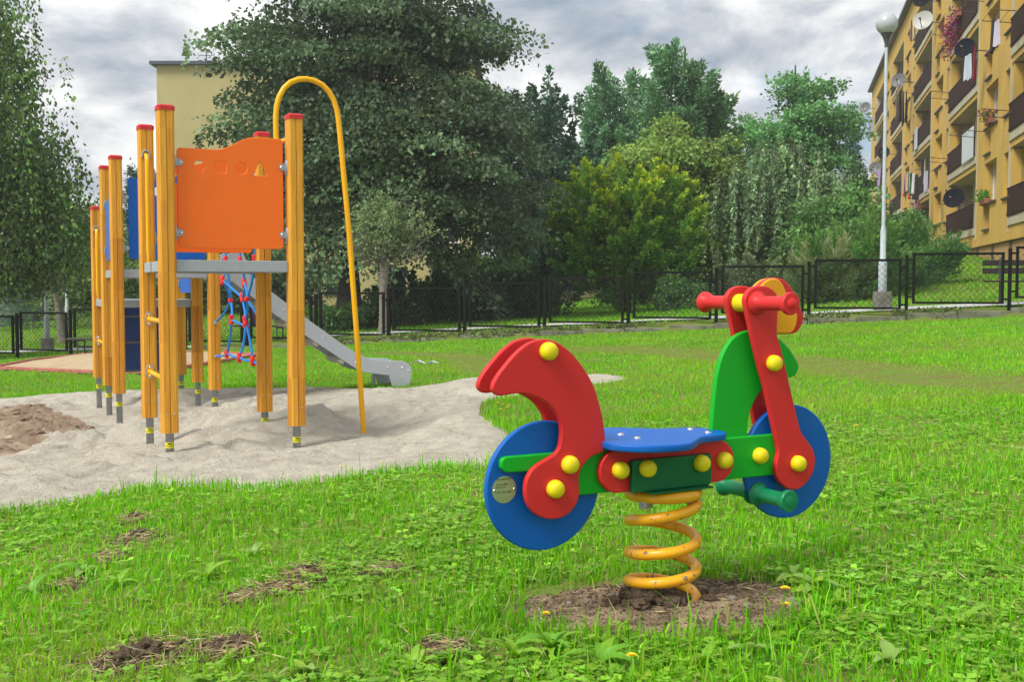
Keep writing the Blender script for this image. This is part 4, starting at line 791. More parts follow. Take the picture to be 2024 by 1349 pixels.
def flowerbox(t, o, z, L, cols, n, label, hang=.3):
    e_ = empty('flower_box', tuple(abp(t, o, z)), math.atan2(.97, .2425)); tag(e_, label, 'flower box', 'flower boxes on the apartment block')
    MB().box(0, L, -.09, .09, -.18, 0).build('box', mat('terracotta_box', (.30, .11, .06), .8), e_, bevel=.01)
    P = np.stack([rng.uniform(0, L, n), rng.normal(.05, .12, n), rng.uniform(-hang, .28, n)], 1); c = np.array(cols)[rng.integers(0, len(cols), n)] * rng.uniform(.7, 1.2, (n, 1))
    leafobj('plants', P, rng.normal(size=(n, 3)) + [0, .3, .2], .10, .08, c, m_lf, e_)['kind'] = 'stuff'
flowerbox(1.2, .2, FLZ[3] + 1.2, 4.0, [(.30, .03, .18), (.35, .04, .22), (.06, .12, .03), (.5, .03, .03)], 700, 'long flower box with trailing magenta and red flowers near the top', 1.3)
flowerbox(-5.6, .1, FLZ[0] + 1.15, 1.2, [(.06, .22, .02), (.09, .3, .03)], 220, 'terracotta box of bright green leaves on a window sill', .02); flowerbox(-6.2, .1, FLZ[1] + 1.2, 1.0, [(.3, .28, .02), (.06, .16, .02), (.4, .05, .1)], 200, 'sill box of yellow flowers on the second storey', .02)
flowerbox(12.5, .2, FLZ[0] + 1.2, 3.2, [(.45, .04, .06), (.5, .2, .2), (.05, .12, .02)], 500, 'red geraniums along the lowest far loggia railing', .4); flowerbox(14.0, .2, FLZ[1] - .4, 2.0, [(.45, .04, .06), (.05, .12, .02), (.6, .6, .55)], 300, 'hanging pots of red flowers under the washing', .5); flowerbox(26.5, .2, FLZ[0] + 1.2, 2.5, [(.4, .05, .1), (.05, .12, .02)], 300, 'red flowers on a far low loggia behind the shrubs', .4)

# ------------------------------------------------------------------ building behind the linden, and a lower one further right
BB = empty('apartment_building', (-19.4, 60, 0)); tag(BB, 'pale yellow block with blank end wall standing behind the big dark tree', 'building')
m_pale = mat('pale_yellow_render', (.47, .41, .185), .9, noise=.08, nscale=.8, detail=8)
ops2 = [(x, x + 1.6, z, z + 1.5, 'win') for x in np.arange(6.2, 16.5, 2.9) for z in (.55, 3.35, 6.15, 8.95)]
MBt = wall_with_holes(ops2, 0, 17.4, -3, 13.05, {'win': -.25}); MBt.build('wall', m_pale, BB)
g = MB(); g.box(.01, 17.39, .3, 11, -3, 13.04); g.build('building_core', m_pale, BB)
MB().box(-.30, 17.7, -.3, 11.4, 13.05, 13.22).build('roof', m_roofm, BB)
g = MB(); g.tube([(1.9, 3, 13.3), (1.9, 3, 14.6)], .03, 5); g.tube([(1.5, 3, 14.2), (2.3, 3, 14.2)], .02, 5); g.build('aerial', m_dkcol, BB)
MB().tube([(8.75, -.06, -3), (8.75, -.06, 13)], .07, 8).build('drainpipe', mat('brown_pipe', (.10, .05, .04), .6), BB, 50)
for o in ops2:
    f = MB(); W_, H_ = 1.6, 1.5; f.box(0, .08, 0, .06, 0, H_); f.box(W_ - .08, W_, 0, .06, 0, H_); f.box(.08, W_ - .08, 0, .06, 0, .08); f.box(.08, W_ - .08, 0, .06, H_ - .08, H_); f.box(.76, .84, 0, .06, .08, H_ - .08)
    wo = f.build('window', m_wfr, BB); wo.location = (o[0], .2, o[2]); MB().box(.06, 1.54, .02, .035, .06, 1.44).build('pane', m_glass, wo); MB().box(-.08, 1.68, -.28, 0, -.07, -.002).build('sill', m_sill, wo)
B3 = empty('low_building', (1.5, 66, 0), R(-6)); tag(B3, 'beige building glimpsed between tree trunks beyond the fence', 'building')
ops3 = [(x, x + 1.6, .6, 2.0, 'win') for x in np.arange(1.5, 24, 3.4)]
wall_with_holes(ops3, 0, 25, -3, 4.4, {'win': -.25}).build('wall', m_pale, B3); MB().box(.01, 24.99, .3, 9, -3, 4.39).build('building_core', m_pale, B3); MB().box(-.3, 25.3, -.4, 9.4, 4.4, 4.7).build('roof', m_roofm, B3)
for o in ops3: wo = MB().box(0, 1.6, 0, .06, 0, 1.4).build('window', m_wfr, B3); wo.location = (o[0], .2, o[2]); MB().box(.08, 1.52, -.012, -.002, .08, 1.32).build('pane', m_glass, wo)

# ------------------------------------------------------------------ trees and shrubs
m_leaf = leafmat('tree_leaves', .38, .45, .38); m_needle = leafmat('needles', .36)
m_bark = mat('grey_bark', (.13, .115, .09), .95, col2=(.06, .05, .04), nscale=14, bump=1, bscale=25, detail=8); m_barkd = mat('dark_bark', (.055, .048, .04), .95, noise=.5, nscale=10, bump=1, bscale=25); m_barkp = mat('pale_bark', (.27, .24, .19), .9, col2=(.15, .13, .10), nscale=10, bump=.8, bscale=30)
def rgen(s_): return np.random.default_rng(s_)
def unit(v): return v / (np.linalg.norm(v, axis=-1, keepdims=True) + 1e-9)
def boughs(ells, n, rg, inner=.55):
    """points through the outer part of a set of ellipsoids (cx,cy,cz,rx,ry,rz) and the direction outward"""
    vol = np.array([e_[3] * e_[4] * e_[5] for e_ in ells]) ** .75; pk = rg.choice(len(ells), n, p=vol / vol.sum()); E_ = np.array(ells)[pk]
    d = unit(rg.normal(size=(n, 3))); r_ = (inner ** 3 + (1 - inner ** 3) * rg.random(n)) ** (1 / 3)
    P = E_[:, :3] + d * E_[:, 3:] * r_[:, None]; D = unit(d / E_[:, 3:]); return P, D
FOL = 1.7
def vary(base, n, rg, amt=.25, hue=.10):
    c = FOL * np.array(base)[None] * np.exp(rg.normal(0, amt, (n, 1))); c = c * (1 + rg.normal(0, hue, (n, 3)) * [1, .35, .8]); return np.clip(c, .003, .9)
def limbs(g, base, h, targets, r0, rg, top=.9):
    for t in targets:
        f = np.clip((t[2] / h) * rg.uniform(.45, .75), .18, top); a = np.array([0, 0, h * f]); m_ = a * .45 + np.array(t) * .55 + np.array([0, 0, .12 * h * rg.uniform(-.3, .8) * .3])
        q = r0 * (1 - f) * .55 + .012; g.tube([a, a * .7 + m_ * .3 + [0, 0, .05], m_, t], [q, q * .8, q * .55, q * .15], 5, cap=False)
def tree(name, label, x, y, h, tr, ells, nb, nl, br, leafL, leafW, col, seed, style='broad', bark=None, cat='tree', group='trees beyond the fence', trunk_top=.85, lean=(0, 0), amt=.28, minz=.5, k8=9, jit=.035, inner=.5, zoff=0, flat=.5, tipcol=None, m=None, nlimb=26, budvar=.22):
    rg = rgen(seed); z = Gf(x, y) + zoff; e_ = empty(name, (x, y, z)); tag(e_, label, cat, group)
    P, D = boughs(ells, nb, rg, inner)
    bc = np.exp(rg.normal(0, budvar, nb)); BR = br * np.exp(rg.normal(0, .3, nb)); cnt = np.maximum(6, nl / nb * (BR / br) ** 2).astype(int); idx = np.repeat(np.arange(nb), cnt); n = len(idx)
    Dn = D[idx]; c0 = P[idx]; rad = BR[idx][:, None]; q = np.clip(rg.normal(size=(n, 3)), -1.7, 1.7)
    if style == 'broad':            # flattish sprays that reach outward and sag at the rim
        hor = unit(Dn * [1, 1, .25] + 1e-6); s_ = np.cross(hor, [0, 0, 1]); a_ = q[:, :1] * .75; b_ = q[:, 1:2] * .75
        L = c0 + rad * (hor * a_ + s_ * b_) + [0, 0, 1] * rad * (q[:, 2:] * flat * .6 - .35 * (np.clip(a_, 0, 2)) ** 1.5 - .12 * b_ ** 2); dr = unit(hor * .6 + rg.normal(0, .6, (n, 3)) - [0, 0, .55])
    elif style == 'up':             # upright shoots
        ax = unit(Dn * [.55, .55, .3] + [0, 0, .9]); t = rg.random((n, 1)); L = c0 + ax * rad * (t * 2.2 - .8) + q * rad * .30 * (1.1 - t * .9); dr = unit(ax * .5 + q * .7 + [0, 0, -.15])
    elif style == 'flame':          # conifer plumes, pointing out and up
        ax = unit(Dn * [.8, .8, .45] + [0, 0, .75]); t = rg.random((n, 1)) ** .8; L = c0 + ax * rad * (t * 2.0 - .7) + q * rad * .26 * (1.08 - t); dr = unit(ax + q * .45)
    elif style == 'pinnate':        # light feathery layers with gaps
        hor = unit(Dn * [1, 1, .3] + 1e-6); s_ = np.cross(hor, [0, 0, 1]); k5 = rg.integers(0, 9, n); ang = (k5 * .698 + bc[idx] * 40)[:, None]; rr2 = rg.random((n, 1))
        L = c0 + rad * rr2 * (hor * np.cos(ang) + s_ * np.sin(ang)) * 1.25 + [0, 0, 1] * rad * (.12 * q[:, 2:] - .45 * rr2 ** 2 + .15) + q * .05; dr = unit(rg.normal(0, .6, (n, 3)) + hor * np.cos(ang) - [0, 0, .5])
    elif style == 'weep':           # hanging strings
        off = rgen(seed + 5).normal(size=(nb, k8, 3)) * BR[:, None, None] * [.8, .8, .15]; kk = rg.integers(0, k8, n); st_ = off[idx, kk]; t = rg.random((n, 1)); ln = np.minimum((1.2 + 2.6 * rgen(seed + 6).random((nb, k8)))[idx, kk][:, None] * rad * 1.6, np.maximum(c0[:, 2:] + st_[:, 2:] - minz * rgen(seed + 7).uniform(.75, 1.3, (nb, k8))[idx, kk][:, None], .15))
        L = c0 + st_ + Dn * [1, 1, 0] * rad * .35 * np.sqrt(t) - [0, 0, 1] * ln * t + q * [jit, jit, .03]; dr = unit(q * .55 + [0, 0, -1.0])
    elif style == 'twiggy': L = c0 + q * rad * .5; dr = unit(q + Dn * .5)
    cc = vary(col, n, rg, amt) * bc[idx][:, None]
    if style == 'weep': cc = cc * np.exp(rgen(seed + 8).normal(0, .3, (nb, k8)))[idx, kk][:, None]
    if tipcol is not None:
        k_ = np.clip((t if style in ('flame', 'up') else rg.random((n, 1))), 0, 1) ** 2.0 * np.clip(.25 + .95 * (Dn[:, 2:] + .3) * 1.0, 0, 1) * np.exp(rg.normal(-.1, .3, (n, 1))); k_ = np.clip(k_ * np.clip(L[:, 2:] / h, .15, 1) ** 1.1 * 1.0, 0, 1); cc = cc * (1 - k_) + vary(tipcol, n, rg, .2) * k_
    sz = np.exp(rg.normal(0, .22, n)); cr = leafobj('crown', L, dr, leafL * sz, leafW * sz, cc, m or m_leaf, e_, rg)
    g = MB(); H = h * trunk_top; lx_, ly_ = lean
    if tr:
        g.tube([(lx_ * t * t * H * 0 + lx_ * t * H + .04 * math.sin(5 * t), ly_ * t * H + .04 * math.cos(4 * t), H * t - .2 * (t == 0)) for t in np.linspace(0, 1, 8)], [tr * (1.45 if i == 0 else 1 - .8 * i / 7) for i in range(8)], 10, cap=False)
        sel = rg.choice(nb, min(nlimb, nb), replace=False); limbs(g, None, h, [P[i] - D[i] * BR[i] * .3 for i in sel], tr, rg)
        g.build('trunk', bark or m_bark, e_, 60)
    return e_
def tp(px, Y): return (px - 1012) / F * Y * .9988
LIN = (.058, .094, .046)
# big dark linden
x, y = tp(688, 29.6), 29.6
tree('linden_tree', 'huge dark green linden rising out of the picture behind the small pollard', x, y, 13.5, .30, [(.35, .2, 9.2, 3.2, 3.2, 4.6), (1.9, 0, 5.2, 3.0, 3.0, 2.7), (-1.7, .2, 5.3, 2.15, 2.6, 2.9), (.15, 0, 7.5, 3.15, 3.0, 3.0), (.2, 0, 3.6, 3.6, 3.0, 1.9), (3.5, .2, 3.7, 1.9, 1.8, 1.7), (2.2, 0, 7.0, 2.3, 2.2, 2.4)], 300, 96000, .66, .115, .088, LIN, 11, 'broad', m_barkd, inner=.30, flat=.28, nlimb=40, budvar=.3)
# weeping birch on the left, mostly out of the frame
x, y = tp(4, 28.8), 28.8
tree('birch_tree', 'weeping birch with hanging green curtains at the left edge', x - .4, y, 12.5, .17, [(-1.0, 0, 7.6, 2.1, 2.2, 4.6), (-.3, -.2, 5.2, 2.1, 1.8, 2.4), (.75, .3, 4.9, 1.2, 1.2, 1.6), (-.3, 0, 3.9, 2.3, 1.9, 1.2)], 340, 80000, .50, .112, .075, (.072, .128, .034), 12, 'weep', m_bark, inner=.2, group='trees on the left', minz=2.0, k8=16, jit=.075)
x, y = tp(124, 36.5), 36.5
tree('leaning_tree', 'tree with a leaning grey trunk behind the birch', x, y, 6.2, .16, [(-.6, 0, 4.6, 1.6, 1.5, 1.3), (.7, .2, 3.5, 1.1, 1.1, .8), (-2.0, 0, 3.8, 1.5, 1.3, 1.3)], 70, 12000, .5, .10, .07, (.07, .115, .035), 13, 'broad', m_barkp, lean=(-.16, 0), group='trees on the left')
# pollard
x, y = tp(757, 25.9), 25.9
def pollard():
    rg = rgen(21); z = Gf(x, y); e_ = empty('pollard_tree', (x, y, z)); tag(e_, 'small round-headed pollard with bare twigs and sparse grey-green leaves', 'tree', 'trees beyond the fence'); g = MB()
    g.tube([(0, 0, -.2), (.01, 0, .4), (.0, .01, 1.0), (.03, 0, 1.5), (.04, 0, 1.72), (.05, 0, 1.95)], [.15, .105, .095, .105, .13, .06], 10); g.build('trunk', m_barkp, e_, 60)
    tw = MB(); LP = []; LD = []
    for i in range(120):
        a = rg.uniform(0, 2 * math.pi); el = rg.uniform(.0, 1.45); L = rg.uniform(.8, 1.42) * (1 if el > .3 else .85); d = np.array([math.cos(a) * math.cos(el), math.sin(a) * math.cos(el), math.sin(el)]); p0 = np.array([.05, 0, 1.68 + rg.uniform(-.1, .25)]); p1 = p0 + d * L * .5 + [0, 0, -.03]; p2 = p0 + d * L * .95 + [0, 0, .16]; r_ = rg.uniform(.009, .02)
        tw.tube([p0, p1, p2], [r_, r_ * .6, r_ * .25], 4, cap=False)
        for j in range(9):
            t = rg.uniform(.25, 1); b0 = p0 + (p2 - p0) * t; dd = unit(d + rg.normal(0, .7, 3) + [0, 0, .35]); b1 = b0 + dd * rg.uniform(.15, .42); tw.tube([b0, b1], [.0055, .002], 3, cap=False)
            m_ = int(rg.integers(2, 7) * (2.6 if el > .55 else .9 if el > .3 else .35)); s_ = rg.random((m_, 1)); LP.append(b0 + (b1 - b0) * s_ + rg.normal(0, .025, (m_, 3))); LD.append(dd + rg.normal(0, .8, (m_, 3)))
    for k_ in range(5):
        b0 = np.array([rg.uniform(-.2, .2), 0, 2.95]); b1 = b0 + [rg.uniform(-.1, .1), 0, rg.uniform(.2, .55)]; tw.tube([b0, b1], [.006, .002], 3); s_ = rg.random((22, 1)); LP.append(b0 + (b1 - b0) * s_); LD.append(rg.normal(0, 1, (22, 3)) + [0, 0, .5])
    tw.build('twigs', mat('grey_twigs', (.16, .145, .11), .9), e_)['kind'] = 'stuff'
    LP = np.concatenate(LP); LD = np.concatenate(LD); leafobj('crown', LP, LD, .068 * np.exp(rg.normal(0, .25, len(LP))), .05, vary((.15, .215, .095), len(LP), rg, .3), m_leaf, e_, rg)
pollard()
# dark tree right of the linden
x, y = tp(1068, 39), 39.0
tree('maple_tree', 'dark blue-green tree between the linden and the golden bush', x, y, 8.8, .2, [(-.1, 0, 5.7, 2.0, 1.7, 2.6), (.0, 0, 3.8, 2.1, 1.8, 2.2), (.1, 0, 2.6, 1.7, 1.5, 1.3)], 190, 30000, .5, .14, .10, (.046, .088, .054), 31, 'up', m_barkd, inner=.3)
# tall ashes
x, y = tp(1205, 47), 47.0
tree('ash_tree', 'slender feathery ash with upright top, left of the two tall ones', x, y, 11.3, .16, [(0, 0, 7.8, .95, 1.0, 2.4), (-.5, 0, 5.8, 1.2, 1.2, 2.2), (.5, 0, 5.4, 1.3, 1.2, 2.0)], 120, 26000, .58, .18, .08, (.085, .175, .085), 32, 'up', m_bark, inner=.25)
x, y = tp(1352, 46), 46.0
tree('ash_tree', 'tallest feathery ash with spiky upright shoots behind the golden bush', x, y, 11.9, .2, [(-.2, 0, 7.6, 1.2, 1.3, 2.4), (-1.0, 0, 5.9, 1.3, 1.3, 2.1), (.9, 0, 6.0, 1.3, 1.3, 2.2), (1.6, 0, 4.8, 1.4, 1.3, 1.7)], 170, 32000, .62, .20, .09, (.082, .165, .076), 33, 'up', m_bark, inner=.25)
# olive maple in the middle
x, y = tp(1330, 38.5), 38.5
tree('field_maple', 'olive green broad tree directly behind the golden bush', x, y, 6.6, .2, [(-.4, 0, 4.4, 2.2, 1.9, 1.9), (1.3, .1, 4.3, 1.6, 1.6, 1.8), (2.1, 0, 2.5, 1.3, 1.3, 1.5), (-1.7, .2, 4.0, 1.4, 1.4, 1.4), (.8, 0, 1.8, 2.2, 1.5, 1.2)], 150, 32000, .5, .14, .10, (.122, .188, .042), 34, 'broad', m_bark, inner=.35)
# robinia
x, y = tp(1568, 50), 50.0
tree('robinia_tree', 'airy green robinia with layered feathery crown near the apartment block', x, y, 10.6, .18, [(.5, 0, 6.7, 1.8, 1.7, 1.9), (-1.3, 0, 5.6, 1.6, 1.5, 1.6), (1.5, 0, 5.5, 1.7, 1.5, 1.6), (0, 0, 4.8, 2.2, 1.8, 1.4)], 100, 28000, .75, .16, .09, (.092, .205, .075), 35, 'pinnate', m_bark, inner=.35)
# weeping pear / willow
x, y = tp(1545, 36.5), 36.5
tree('weeping_willow', 'grey-green weeping willow with hanging strands', x, y, 5.2, .14, [(-.25, 0, 4.45, .95, .9, .55), (-.1, 0, 3.7, 1.5, 1.3, .55), (.7, 0, 3.6, 1.0, 1.0, .5), (-.9, 0, 3.2, .8, .9, .5), (1.4, .1, 3.7, .6, .6, .4)], 70, 40000, .40, .12, .058, (.115, .175, .085), 36, 'weep', m_barkd, inner=.5, k8=6, minz=.9, jit=.018)
# golden yew
x, y = tp(1238, 32.5), 32.5
tree('golden_thuja', 'large golden-tipped evergreen bush in the middle beyond the fence', x, y, 4.6, .12, [(-1.05, 0, 2.2, 1.1, 1.2, 2.1), (.0, -.1, 2.2, 1.25, 1.4, 2.15), (1.1, 0, 2.1, 1.1, 1.2, 2.0), (-1.2, 0, 3.1, .7, .8, 1.4), (.9, .1, 3.1, .8, .8, 1.3)], 400, 60000, .31, .12, .065, (.088, .19, .036), 37, 'flame', m_barkd, inner=.5, tipcol=(.36, .42, .03), m=m_needle, cat='bush', nlimb=8, budvar=.18)
# spruces
def spruce(px, Y, h, r_, seed, label, col=(.035, .07, .045), zoff=0, grp='conifers'):
    rg = rgen(seed); x_ = tp(px, Y); e_ = empty('spruce_tree', (x_, Y, Gf(x_, Y) + zoff)); tag(e_, label, 'tree', grp); LP = []; LD = []; g = MB(); g.tube([(0, 0, -.2), (0, 0, h * .97)], [h * .018, .01], 6, cap=False)
    for z_ in np.arange(.06 * h, h, h / 26):
        f = 1 - z_ / h; nb = int(6 + 6 * f)
        for k_ in range(nb):
            z0_ = z_; z_ = z0_ + rg.uniform(-.5, .5) * h / 20; f = float(np.clip(1 - z_ / h, .01, 1)); a = rg.uniform(0, 6.28); L = r_ * (f ** .85) * rg.uniform(.7, 1.1) + .05; d = np.array([math.cos(a), math.sin(a), .12]); m_ = int(20 + 34 * f); t = rg.random((m_, 1)); s_ = np.array([-d[1], d[0], 0]); p = np.array([0, 0, z_]) + d * L * t + s_ * rg.normal(0, .22, (m_, 1)) * L * (1.1 - t) - np.array([0, 0, .30]) * L * t ** 1.5 * (1 - .6 * t) + rg.normal(0, .012 * h, (m_, 3)); LP.append(p); LD.append(d + s_ * rg.normal(0, .7, (m_, 1)) + rg.normal(0, .45, (m_, 3))); z_ = z0_
    g.build('trunk', m_barkd, e_, 60); LP = np.concatenate(LP); LD = np.concatenate(LD); leafobj('crown', LP, LD, .26 * h / 9, .09 * h / 9, vary(col, len(LP), rg, .3), m_needle, e_, rg)
spruce(1682, 62, 7.9, 1.5, 41, 'pale distant spruce just left of the apartment block', (.060, .115, .075)); spruce(266, 58, 7.6, 1.6, 42, 'spruce top showing between the play tower posts')
spruce(118, 70, 5.6, 2.0, 43, 'distant dark conifer behind the lamp posts on the left', (.03, .06, .04)); spruce(330, 62, 5.0, 2.2, 44, 'dark conifer low behind the blue panels')
spruce(40, 48, 3.4, 1.4, 45, 'blue spruce low at the left edge', (.07, .11, .10))
# shrubs
def shrub(px, Y, w_, h, label, col, seed, style='broad', n=7000, name='shrub', L=.10, W=.07, tip=None, nb=None, br=.3, zoff=0, dy=None, grp='shrubs beyond the fence', m=None):
    x_ = tp(px, Y); dy = dy or w_ * .8
    tree(name, label, x_, Y, h, .03, [(0, 0, h * .45, w_, dy, h * .52), (-w_ * .45, 0, h * .35, w_ * .6, dy * .7, h * .45), (w_ * .45, .1, h * .38, w_ * .6, dy * .7, h * .42)], nb or max(30, int(n / 140)), n, br, L, W, col, seed, style, m_barkd, 'shrub', grp, .5, inner=.45, zoff=zoff, nlimb=10, tipcol=tip, m=m)
shrub(1690, 31.5, 1.7, 3.1, 'tall leafy green shrub left of the lamp post', (.065, .135, .038), 51, 'broad', 14000, L=.12, W=.08, br=.36)
shrub(1640, 33.5, 1.2, 2.4, 'green shrub under the willow strands', (.06, .12, .04), 52, 'broad', 7000, L=.12, W=.08)
shrub(1690, 27.6, 1.45, 1.75, 'feathery juniper in front of the tall shrub, left of the lamp post', (.060, .135, .036), 53, 'flame', 16000, 'juniper', .13, .03, (.11, .20, .05), br=.42, m=m_needle)
shrub(1785, 29.3, 1.35, 1.65, 'dark feathery juniper right of the lamp post below the loggias', (.045, .115, .034), 54, 'flame', 14000, 'juniper', .13, .03, (.09, .18, .05), br=.42, m=m_needle)
shrub(1640, 27.0, .9, 1.25, 'low spreading juniper with reedy grass behind the fence', (.085, .135, .05), 55, 'flame', 9000, 'juniper', .15, .025, (.22, .24, .12), br=.38, m=m_needle)
shrub(1345, 31.0, .65, 1.05, 'round green bush right of the golden bush', (.06, .125, .035), 56, 'broad', 6000, 'round_bush', .07, .05, br=.18); shrub(1408, 32.5, .5, .9, 'small dark round bush beside the rider handlebar', (.035, .08, .028), 57, 'broad', 3500, 'round_bush', .07, .05, br=.16)
shrub(1470, 31, .9, 1.2, 'grey-green bush behind the headlamp of the rider', (.10, .135, .07), 58, 'up', 6000, L=.08, W=.045, br=.25)
for i, (px, Y, w_, h, lb) in enumerate([(830, 31.0, 1.15, 1.5, 'dark juniper hedge bush, leftmost of three behind the fence'), (930, 31.6, 1.3, 1.55, 'dark juniper hedge bush, middle of three behind the fence'), (1030, 32.0, 1.15, 1.5, 'dark juniper hedge bush, rightmost of three behind the fence')]):
    shrub(px, Y, w_, h, lb, (.030, .066, .030), 60 + i, 'flame', 13000, 'juniper', .10, .03, (.05, .11, .04), br=.30, m=m_needle)
shrub(1065, 34, 1.1, 2.8, 'low dark conifer left of the golden bush', (.028, .055, .032), 64, 'flame', 9000, 'dwarf_conifer', .10, .035, br=.35, m=m_needle)
shrub(960, 33, 1.2, 2.2, 'bright green shrub under the linden boughs', (.085, .175, .035), 65, 'broad', 8000, L=.12, W=.085); shrub(1010, 36, 1.1, 2.4, 'yellow-green shrub left of the dwarf conifer', (.11, .19, .04), 66, 'up', 6000, L=.12, W=.08)
shrub(665, 29.0, .7, .95, 'small green bush at the foot of the linden', (.065, .14, .035), 67, 'broad', 6000, L=.08, W=.055, br=.2); shrub(730, 30.5, .65, 1.1, 'green bush between linden trunk and pollard', (.06, .145, .032), 68, 'broad', 5000, L=.08, W=.055, br=.2)
shrub(795, 31, .6, 1.0, 'yellowish bush right of the pollard trunk', (.12, .18, .04), 69, 'broad', 4000, L=.08, W=.055, br=.2)
# background trees on the left, seen between the posts
for i, (px, Y, h, w_, col, lb) in enumerate([(205, 46, 5.0, 2.2, (.075, .125, .035), 'mid-green tree behind the left-hand tower posts'), (330, 52, 4.6, 2.6, (.06, .11, .035), 'green tree low behind the play tower'), (430, 50, 4.0, 2.2, (.05, .09, .035), 'dark green tree behind the rope net'), (70, 55, 5.2, 2.6, (.045, .085, .035), 'dark tree behind the lamp posts at the left'), (-40, 60, 7.0, 3.2, (.05, .09, .035), 'tall tree behind the birch at the left edge'), (165, 66, 4.6, 2.4, (.10, .135, .05), 'yellowish tree right of the leaning trunk'), (560, 52, 3.2, 1.9, (.04, .08, .03), 'dark bush behind the slide')]):
    x_ = tp(px, Y); tree('background_tree', lb, x_, Y, h, .14, [(0, 0, h * .62, w_, w_ * .8, h * .36), (w_ * .4, 0, h * .45, w_ * .7, w_ * .6, h * .3), (-w_ * .4, 0, h * .4, w_ * .7, w_ * .6, h * .3), (0, 0, h * .25, w_ * .9, w_ * .7, h * .22)], 75, 9000, .6, .16, .12, col, 80 + i, 'broad', m_barkd, group='trees on the left', inner=.3)
for i, (px, Y, h, w_, lb) in enumerate([(1100, 60, 7, 3, 'distant tree behind the dark maple'), (1460, 58, 6.5, 2.8, 'distant tree between ash and robinia'), (1620, 64, 5.4, 2.2, 'distant tree behind the willow')]):
    x_ = tp(px, Y); tree('background_tree', lb, x_, Y, h, .14, [(0, 0, h * .6, w_, w_ * .8, h * .38), (0, 0, h * .3, w_ * .9, w_ * .7, h * .3)], 70, 8000, .6, .17, .12, (.06, .115, .05), 90 + i, 'broad', m_barkd, group='trees beyond the fence', inner=.3)

# ------------------------------------------------------------------ grass
m_grass = leafmat('grass_blades', .42, .45, .3)
def blades(name, x, y, h, wd, col, rg, bend=.62, zf=G, sink=.0, simple=False):
    n = len(x); z = zf(x, y) - .006 - sink; a = rg.uniform(0, 2 * math.pi, n); s_ = np.stack([np.cos(a), np.sin(a), np.zeros(n)], 1); b = rg.uniform(0, 2 * math.pi, n); l_ = np.stack([np.cos(b), np.sin(b), np.zeros(n)], 1); k_ = np.abs(rg.normal(0, bend, n))[:, None]; k_ = np.minimum(k_, 1.3)
    P = np.stack([x, y, z], 1); h = h[:, None]; wd = wd[:, None]; up = np.array([[0, 0, 1.]])
    V = np.stack([P - s_ * wd * .5, P + s_ * wd * .5, P + up * h * .55 + l_ * h * k_ * .28 - s_ * wd * .42, P + up * h * .55 + l_ * h * k_ * .28 + s_ * wd * .42, P + up * h * (1 - .32 * k_) + l_ * h * k_ * .85], 1).reshape(-1, 3)
    if simple:
        V = V.reshape(n, 5, 3)[:, [0, 1, 4]].reshape(-1, 3); return np_mesh(name, V, np.arange(n * 3), np.arange(n) * 3, m_grass, None, np.repeat(col, 3, 0))
    o_ = np.arange(n)[:, None] * 5; lp = np.concatenate([o_ + [0, 1, 3, 2], o_ + [2, 3, 4]], 1).ravel(); stt = (np.arange(n)[:, None] * 7 + [0, 4]).ravel()
    ob = np_mesh(name, V, lp, stt, m_grass, None, np.repeat(col, 5, 0)); return ob
def gcol(n, x, y, rg):
    pal = np.array([(.172, .50, .013), (.25, .58, .022), (.095, .36, .013), (.36, .48, .06), (.52, .43, .20)]); pk = rg.choice(5, n, p=[.43, .30, .20, .05, .02]); c = pal[pk] * np.exp(rg.normal(0, .16, (n, 1)))
    q = fbm(x, y, 1.1, 3, 50)[:, None]; c = c * (.82 + .42 * q); d = sst(.54, .68, fbm(x, y, .9, 3, 55))[:, None]; return c * (1 - .22 * d) + np.array([[.45, .45, .08]]) * .22 * d
TRACK = [gpx(*p) for p in [(1180, 690), (1400, 700), (1650, 728), (1850, 748), (2100, 765)]]; TRACK2 = [gpx(*p) for p in [(760, 700), (900, 705), (940, 720), (960, 735)]]
def dline(x, y, P):
    d = np.full(np.shape(x), 1e9)
    for (x1, y1), (x2, y2) in zip(P[:-1], P[1:]):
        dx, dy = x2 - x1, y2 - y1; t = np.clip(((x - x1) * dx + (y - y1) * dy) / (dx * dx + dy * dy), 0, 1); d = np.minimum(d, np.hypot(x - x1 - t * dx, y - y1 - t * dy))
    return d
def lawnmask(x, y, rg, soft=.06):
    j = rg.normal(0, soft, len(x)); ds = np.where(inpoly(x, y, SAND), dpoly(x, y, SAND), -1.); dd = np.where(inpoly(x, y, DIRT), dpoly(x, y, DIRT), -1.)
    k_ = (ds < np.abs(j) * .5) & (dd < np.abs(j) * .7) & ~(inpoly(x, y, SB))
    for bx_, by_, br_ in BARE: k_ &= ~(((x - bx_) ** 2 + (y - by_) ** 2 < (br_ * rg.uniform(.55, 1.1, len(x))) ** 2) & (rg.random(len(x)) < .93))
    return k_
def scatter(y0, y1, rho, power, yref, rg, half=.56, pad=.5):
    ys_ = []; area = 0
    n = int(sum(rho * (yref / max(q, .1)) ** power * 2 * (half * q + pad) * .05 for q in np.arange(y0, y1, .05)))
    qs = np.linspace(y0, y1, 400); pdf = (yref / qs) ** power * (half * qs + pad); cdf = np.cumsum(pdf); cdf /= cdf[-1]; y = np.interp(rg.random(n), cdf, qs); x = rg.uniform(-1, 1, n) * (half * y + pad); return x, y
rg = rgen(100)
x, y = scatter(1.8, 7.5, 9900, .95, 2.6, rg, .60, .6); k = lawnmask(x, y, rg); x, y = x[k], y[k]
